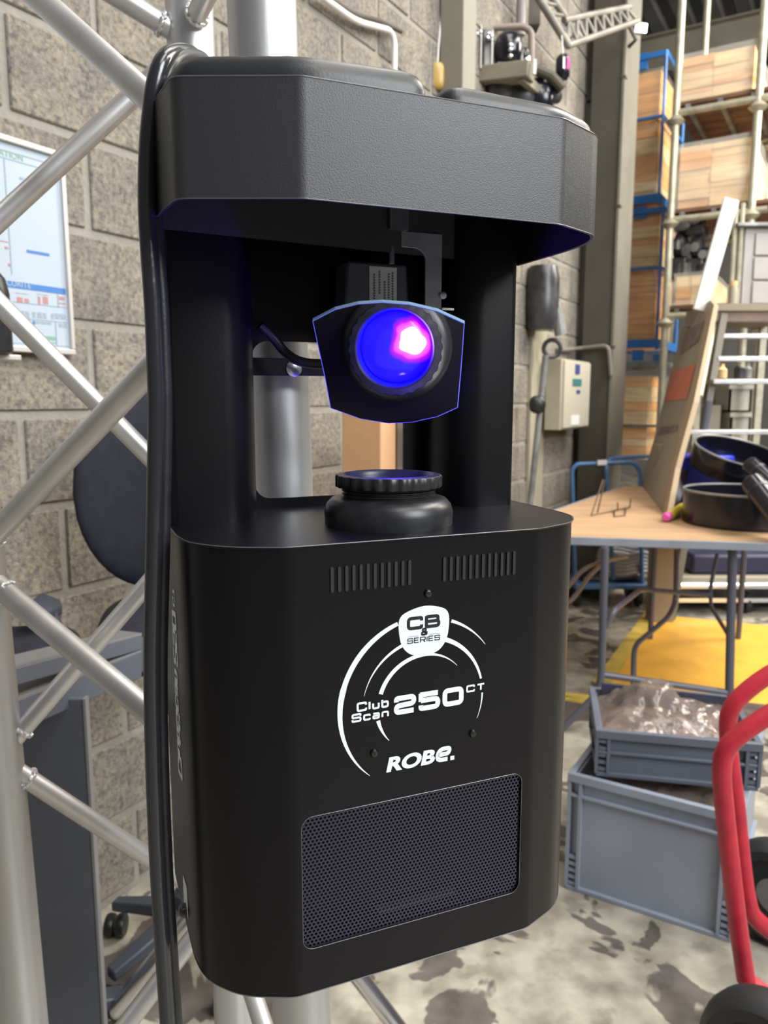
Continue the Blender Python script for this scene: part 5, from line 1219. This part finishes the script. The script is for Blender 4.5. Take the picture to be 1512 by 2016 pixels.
# dark back board of the shallow crate
mb = MB(); b0, b1 = uA_ + ay2 * .272 + ax2 * .03 + V((0, 0, .05)), uA_ + ay2 * .272 + ax2 * .36 + V((0, 0, .05)); mb.bar(b0 + V((0, 0, .048)), b1 + V((0, 0, .036)), .008, .10)
tag(mb.build('dark_board', mat('slate_board', (.04, .045, .075), .5), bevel=.004), 'dark slate board upright at the back of the shallow crate', 'board')

# ================================================================== RED HAND TRUCK
HD = 1.38
ht = thing('hand_truck', 'red tubular hand truck with black tyres at the right edge', 'hand truck', (P(1500, 1900, HD).x, HD, 0))
rt = .0172
ta = catmull([P(*q) for q in ((1600, 1290, 1.46), (1525, 1322, 1.46), (1468, 1362, 1.46), (1440, 1395, 1.46), (1433, 1430, 1.46), (1438, 1500, 1.45), (1449, 1580, 1.44), (1459, 1680, 1.43), (1470, 1760, 1.42), (1485, 1805, 1.42), (1540, 1850, 1.42))], 6)
mb = MB(); mb.tube(ta, rt, 18); mb.build('side_tube', 'red', ht, True)
tb_ = catmull([P(*q) for q in ((1600, 1360, 1.32), (1530, 1398, 1.32), (1465, 1440, 1.32), (1430, 1475, 1.32), (1421, 1520, 1.32), (1427, 1600, 1.32), (1438, 1700, 1.32), (1450, 1800, 1.32), (1460, 1870, 1.32), (1469, 1930, 1.32))], 6)
mb = MB(); mb.tube(tb_, rt, 18); mb.build('side_tube', 'red', ht, True)
def wheel(c, R_, wd, axd=V((1, .15, 0))):
    q = V((0, 0, 1)).rotation_difference(axd.normalized())
    prof = [(R_ * .35, -wd * .3), (R_ * .62, -wd * .32), (R_ * .68, -wd * .45), (R_ * .86, -wd * .5), (R_ * .97, -wd * .3), (R_, 0), (R_ * .97, wd * .3), (R_ * .86, wd * .5), (R_ * .68, wd * .45), (R_ * .62, wd * .32), (R_ * .35, wd * .3)]
    mb = MB(); mb.lathe(prof, (0, 0, 0), n=40); mb.v = [c + q @ v for v in mb.v]; o = mb.build('wheel', 'tyre', ht, True)
    mb = MB(); mb.lathe([(R_ * .34, -wd * .35), (R_ * .34, wd * .35)], (0, 0, 0), n=24); mb.v = [c + q @ v for v in mb.v]; mb.build('hub', 'stand_lt', o, True)
c1_ = P(1535, 1950, 1.16); c1_ = V((c1_.x, 1.16, 0)); wheel(V((c1_.x, c1_.y, .125)), .125, .075, V((.75, .66, 0)))
c2_ = P(1530, 1815, 1.62); wheel(V((c2_.x, 1.62, .125)), .125, .07, V((.75, .66, 0)))
mb = MB(); mb.tube([V((c1_.x, c1_.y, .125)), V((c2_.x, 1.62, .125))], .010, 10); mb.build('axle', 'stand_lt', ht, True)
mb = MB(); mb.bar(tb_[-1] + V((.0, 0, 0)), V((c1_.x + .12, c1_.y + .1, .10)), .05, .012); mb.build('toe_bracket', 'red', ht, True, bevel=.003)

# ================================================================== OVERHEAD EQUIPMENT ON THE WALL (upper middle)
OD = 3.6
sf = thing('wall_shelf_bracket', 'beige steel shelf arm with diagonal strut high on the wall, above the spotlight', 'shelf', P(980, 150, OD))
mb = MB(); mb.bar(P(880, 160, OD + .10), P(1046, 140, OD - .1), .09, .065); mb.build('shelf_arm', 'oldbeige', sf, True, bevel=.004)
mb = MB(); mb.bar(P(1024, 150, OD - .1), P(1110, 222, OD + .2), .03, .04); mb.build('strut', 'oldbeige', sf, True, bevel=.003)
mb = MB(); mb.bar(P(1053, 118, OD - .12), P(1052, 147, OD - .12), .012, .016, (0, 1, 0)); mb.build('end_tab', 'frame', sf, True)
mb = MB(); mb.tube([P(1056, 138, OD), P(1085, 150, OD), P(1108, 175, OD)], .022, 10); mb.build('pipe_end', 'beige', sf, True)
zsh = lambda px: P(px, 150, OD).z
items = [('stage_lamp', (908, 928), 62, 146, 'clutter', 'dark lamp body beside the cream post, on the high shelf'), ('stage_lamp', (930, 948), 50, 142, 'chromatic', 'tall glossy black lamp on the high shelf, second from the post'), ('stage_lamp', (949, 970), 62, 138, 'clutter_lt', 'pale grey lamp on the high shelf between two black ones')]
for nm_, (a, b), t0_, t1_, m_, lab in items:
    A, B = P(a, t1_, OD), P(b, t0_, OD); t_ = thing(nm_, lab, 'lamp', ((A.x + B.x) / 2, OD, A.z), 0, 'stage lamps on the high shelf')
    w_, h_ = B.x - A.x, B.z - A.z
    mb = MB(); mb.bb(-w_ / 2, -.03, 0, w_ / 2, .14, h_); mb.build('lamp_body', m_, t_, bevel=.008)
    mb = MB(); mb.lathe([(w_ * .35, 0), (w_ * .35, -.03), (w_ * .25, -.032), (0, -.02)], (0, -.03, h_ * .72), 'Y', 18); mb.build('lamp_lens', 'chrome', t_)
    mb = MB(); mb.bb(w_ * .30, -.045, 0, w_ * .42, -.03, h_ * .9); mb.build('side_strip', 'frame', t_, smooth=False)
A = P(1000, 100, OD); t_ = thing('moving_head_lamp', 'round black moving lamp with hooped yoke on the high shelf', 'lamp', P(1000, 134, OD))
mb = MB(); mb.blob(A, (.125, .14, .15), 2.3, 24, 14); mb.build('lamp_head', 'chromatic', t_, True)
mb = MB(); mb.tube(catmull([P(972, 128, OD), P(975, 88, OD), P(1000, 72, OD), P(1022, 84, OD), P(1026, 125, OD)], 6), .010, 8); mb.build('yoke', 'clutter_lt', t_, True)
for y_ in (88, 97, 110): mb = MB(); mb.blob(P(1005, y_, OD - .08), (.018, .012, .018), 2, 12, 8); mb.build('lens_bead', 'chrome', t_, True)
mb = MB(); mb.bb(A.x - .05, OD - .04, P(1000, 134, OD).z, A.x + .05, OD + .06, A.z - .06); mb.build('lamp_base', 'clutter', t_, True)
mb = MB(); mb.tube(fillet([P(945, 56, OD + .1), P(1030, 52, OD + .1), P(1046, 62, OD + .1), P(1046, 130, OD + .1)], .05), .015, 12); tag(mb.build('bent_pipe', mat('old_pipe', (.24, .19, .16), .5)), 'brown bent pipe arching over the lamps on the high shelf', 'pipe')
for i, (px_, py_, s_, m_) in enumerate(((1030, 108, .05, 'chromatic'), (1035, 119, .04, 'chrome'), (1062, 168, .06, 'clutter'), (1080, 170, .05, 'clutter_lt'), (1092, 185, .07, 'clutter'), (1062, 195, .12, 'chromatic'), (1025, 185, .14, 'clutter'), (985, 175, .14, 'clutter'))):
    mb = MB(); mb.blob(P(px_, py_, OD + .05), (s_, s_, s_ * 1.1), 3, 14, 8); tag(mb.build('clamp_hook', m_), ['glossy black clamp on the high shelf arm, just right of the round lamp', 'bright chrome clamp on the high shelf arm below the glossy one', 'dark clamp under the end tab of the high shelf arm', 'pale grey clamp beside the short pipe end right of the shelf', 'dark clamp below the pipe end, nearest the hanging lantern', 'large glossy black clamp block right of the diagonal strut', 'large dark clamp block left of the diagonal strut', 'large dark clamp block under the shelf arm nearest the cream post'][i], 'clamp', 'clamps around the high shelf arm')
A = P(1108, 133, OD + .1); t_ = thing('hanging_lantern', 'small black lantern with magenta strip hanging right of the high shelf', 'lantern', A - V((0, 0, .055)))
mb = MB(); mb.lathe([(0, -.055), (.022, -.05), (.032, -.035), (.032, .035), (.022, .05), (0, .055)], A, n=18); mb.build('lantern_body', 'chromatic', t_, True)
mb = MB(); mb.bar(A + V((.016, -.033, -.02)), A + V((.016, -.033, .028)), .012, .010, (0, 1, 0)); mb.build('magenta_strip', 'pink', t_, True)
mb = MB(); mb.bar(A + V((-.004, -.036, -.02)), A + V((-.004, -.036, .028)), .008, .010, (0, 1, 0)); mb.build('silver_strip', 'chrome', t_, True)
mb = MB(); mb.tube([A + V((0, 0, .05)), P(1106, 70, OD + .1)], .003, 6); mb.build('cord', 'white', t_, True)
# small lattice truss lying overhead
lt = thing('lattice_truss', 'small grey lattice truss hanging overhead between wall and column', 'truss', P(1130, 60, 3.9))
def tube(mbn, a, b, r_, m_='oldgrey', nm_='truss_tube'): mb = MB(); mb.tube([a, b], r_, 10); mb.build(nm_, m_, lt, True)
c_a = [P(1050, -20, 3.8), P(1120, 92, 3.9)]; tube(0, c_a[0], c_a[1], .018); tube(0, P(1075, -20, 3.9), P(1145, 80, 4.0), .016); 
e0, e1, e2, e3 = P(1118, 90, 3.9), P(1255, 42, 4.3), P(1110, 40, 3.9), P(1240, 14, 4.3)
tube(0, e0, e1, .016); tube(0, e2, e3, .016)
for k in range(8):
    t = k / 8; t2 = (k + .5) / 8; tube(0, e0.lerp(e1, t), e2.lerp(e3, t2), .008, 'oldgrey', 'lacing'); tube(0, e2.lerp(e3, t2), e0.lerp(e1, (k + 1) / 8), .008, 'oldgrey', 'lacing')
for k in range(5):
    t = k / 5; tube(0, c_a[0].lerp(c_a[1], t), P(1075, -20, 3.9).lerp(P(1145, 80, 4.0), t + .1), .008, 'oldgrey', 'lacing')
mb = MB(); mb.tube([P(1028, -40, 3.8), P(1024, 70, 3.8)], .022, 12); tag(mb.build('hanging_pipe', mat('mauve_pipe', (.22, .19, .2), .4)), 'short vertical pipe hanging above the lamps on the high shelf', 'pipe')
mb = MB(); mb.bb(P(988, 20, 4.05).x, 4.05, P(988, 48, 4.05).z, P(1065, 20, 4.05).x, 4.2, P(988, -60, 4.05).z); tag(mb.build('wall_cover', 'brown_dark', bevel=.004), 'dark brown panel high on the wall behind the hanging pipe', 'panel')
# brown beam overhead between wall and column
mb = MB(); mb.bar(P(1090, -30, 5.0), P(1235, -10, 5.0), .2, .22); tag(mb.build('overhead_beam', mat('ochre_beam', (.16, .12, .04), .7, var=.2)), 'ochre painted overhead beam meeting the beige column', 'beam')
# floodlight
A = P(1262, 55, 4.6); t_ = thing('flood_lamp', 'small lit flood lamp at the head of the beige column', 'lamp', A)
mb = MB(); mb.tube([P(1238, 50, 4.55), P(1252, 78, 4.55), P(1238, 92, 4.6)], .012, 8); mb.build('bracket', 'beige', t_, True)
mb = MB(); fd = V((.25, -1, -.25)).normalized(); q = V((0, -1, 0)).rotation_difference(fd); 
mb.bb(-.040, 0, -.028, .040, .04, .028); mb.v = [A + q @ v for v in mb.v]; mb.build('lamp_housing', 'clutter_lt', t_, True, bevel=.006)
mb = MB(); mb.bb(-.032, -.006, -.020, .032, -.001, .020); mb.v = [A + q @ v for v in mb.v]; mb.build('lamp_glass', 'glowlamp', t_, True)
A = P(1106, 70, 3.95); mb = MB(); mb.blob(A, (.03, .03, .035), 2, 14, 8); t2 = mb.build('spot_bulb', 'glowlamp'); tag(t2, 'tiny lit bulb hanging under the lattice truss', 'bulb')
bpy.context.view_layer.update()
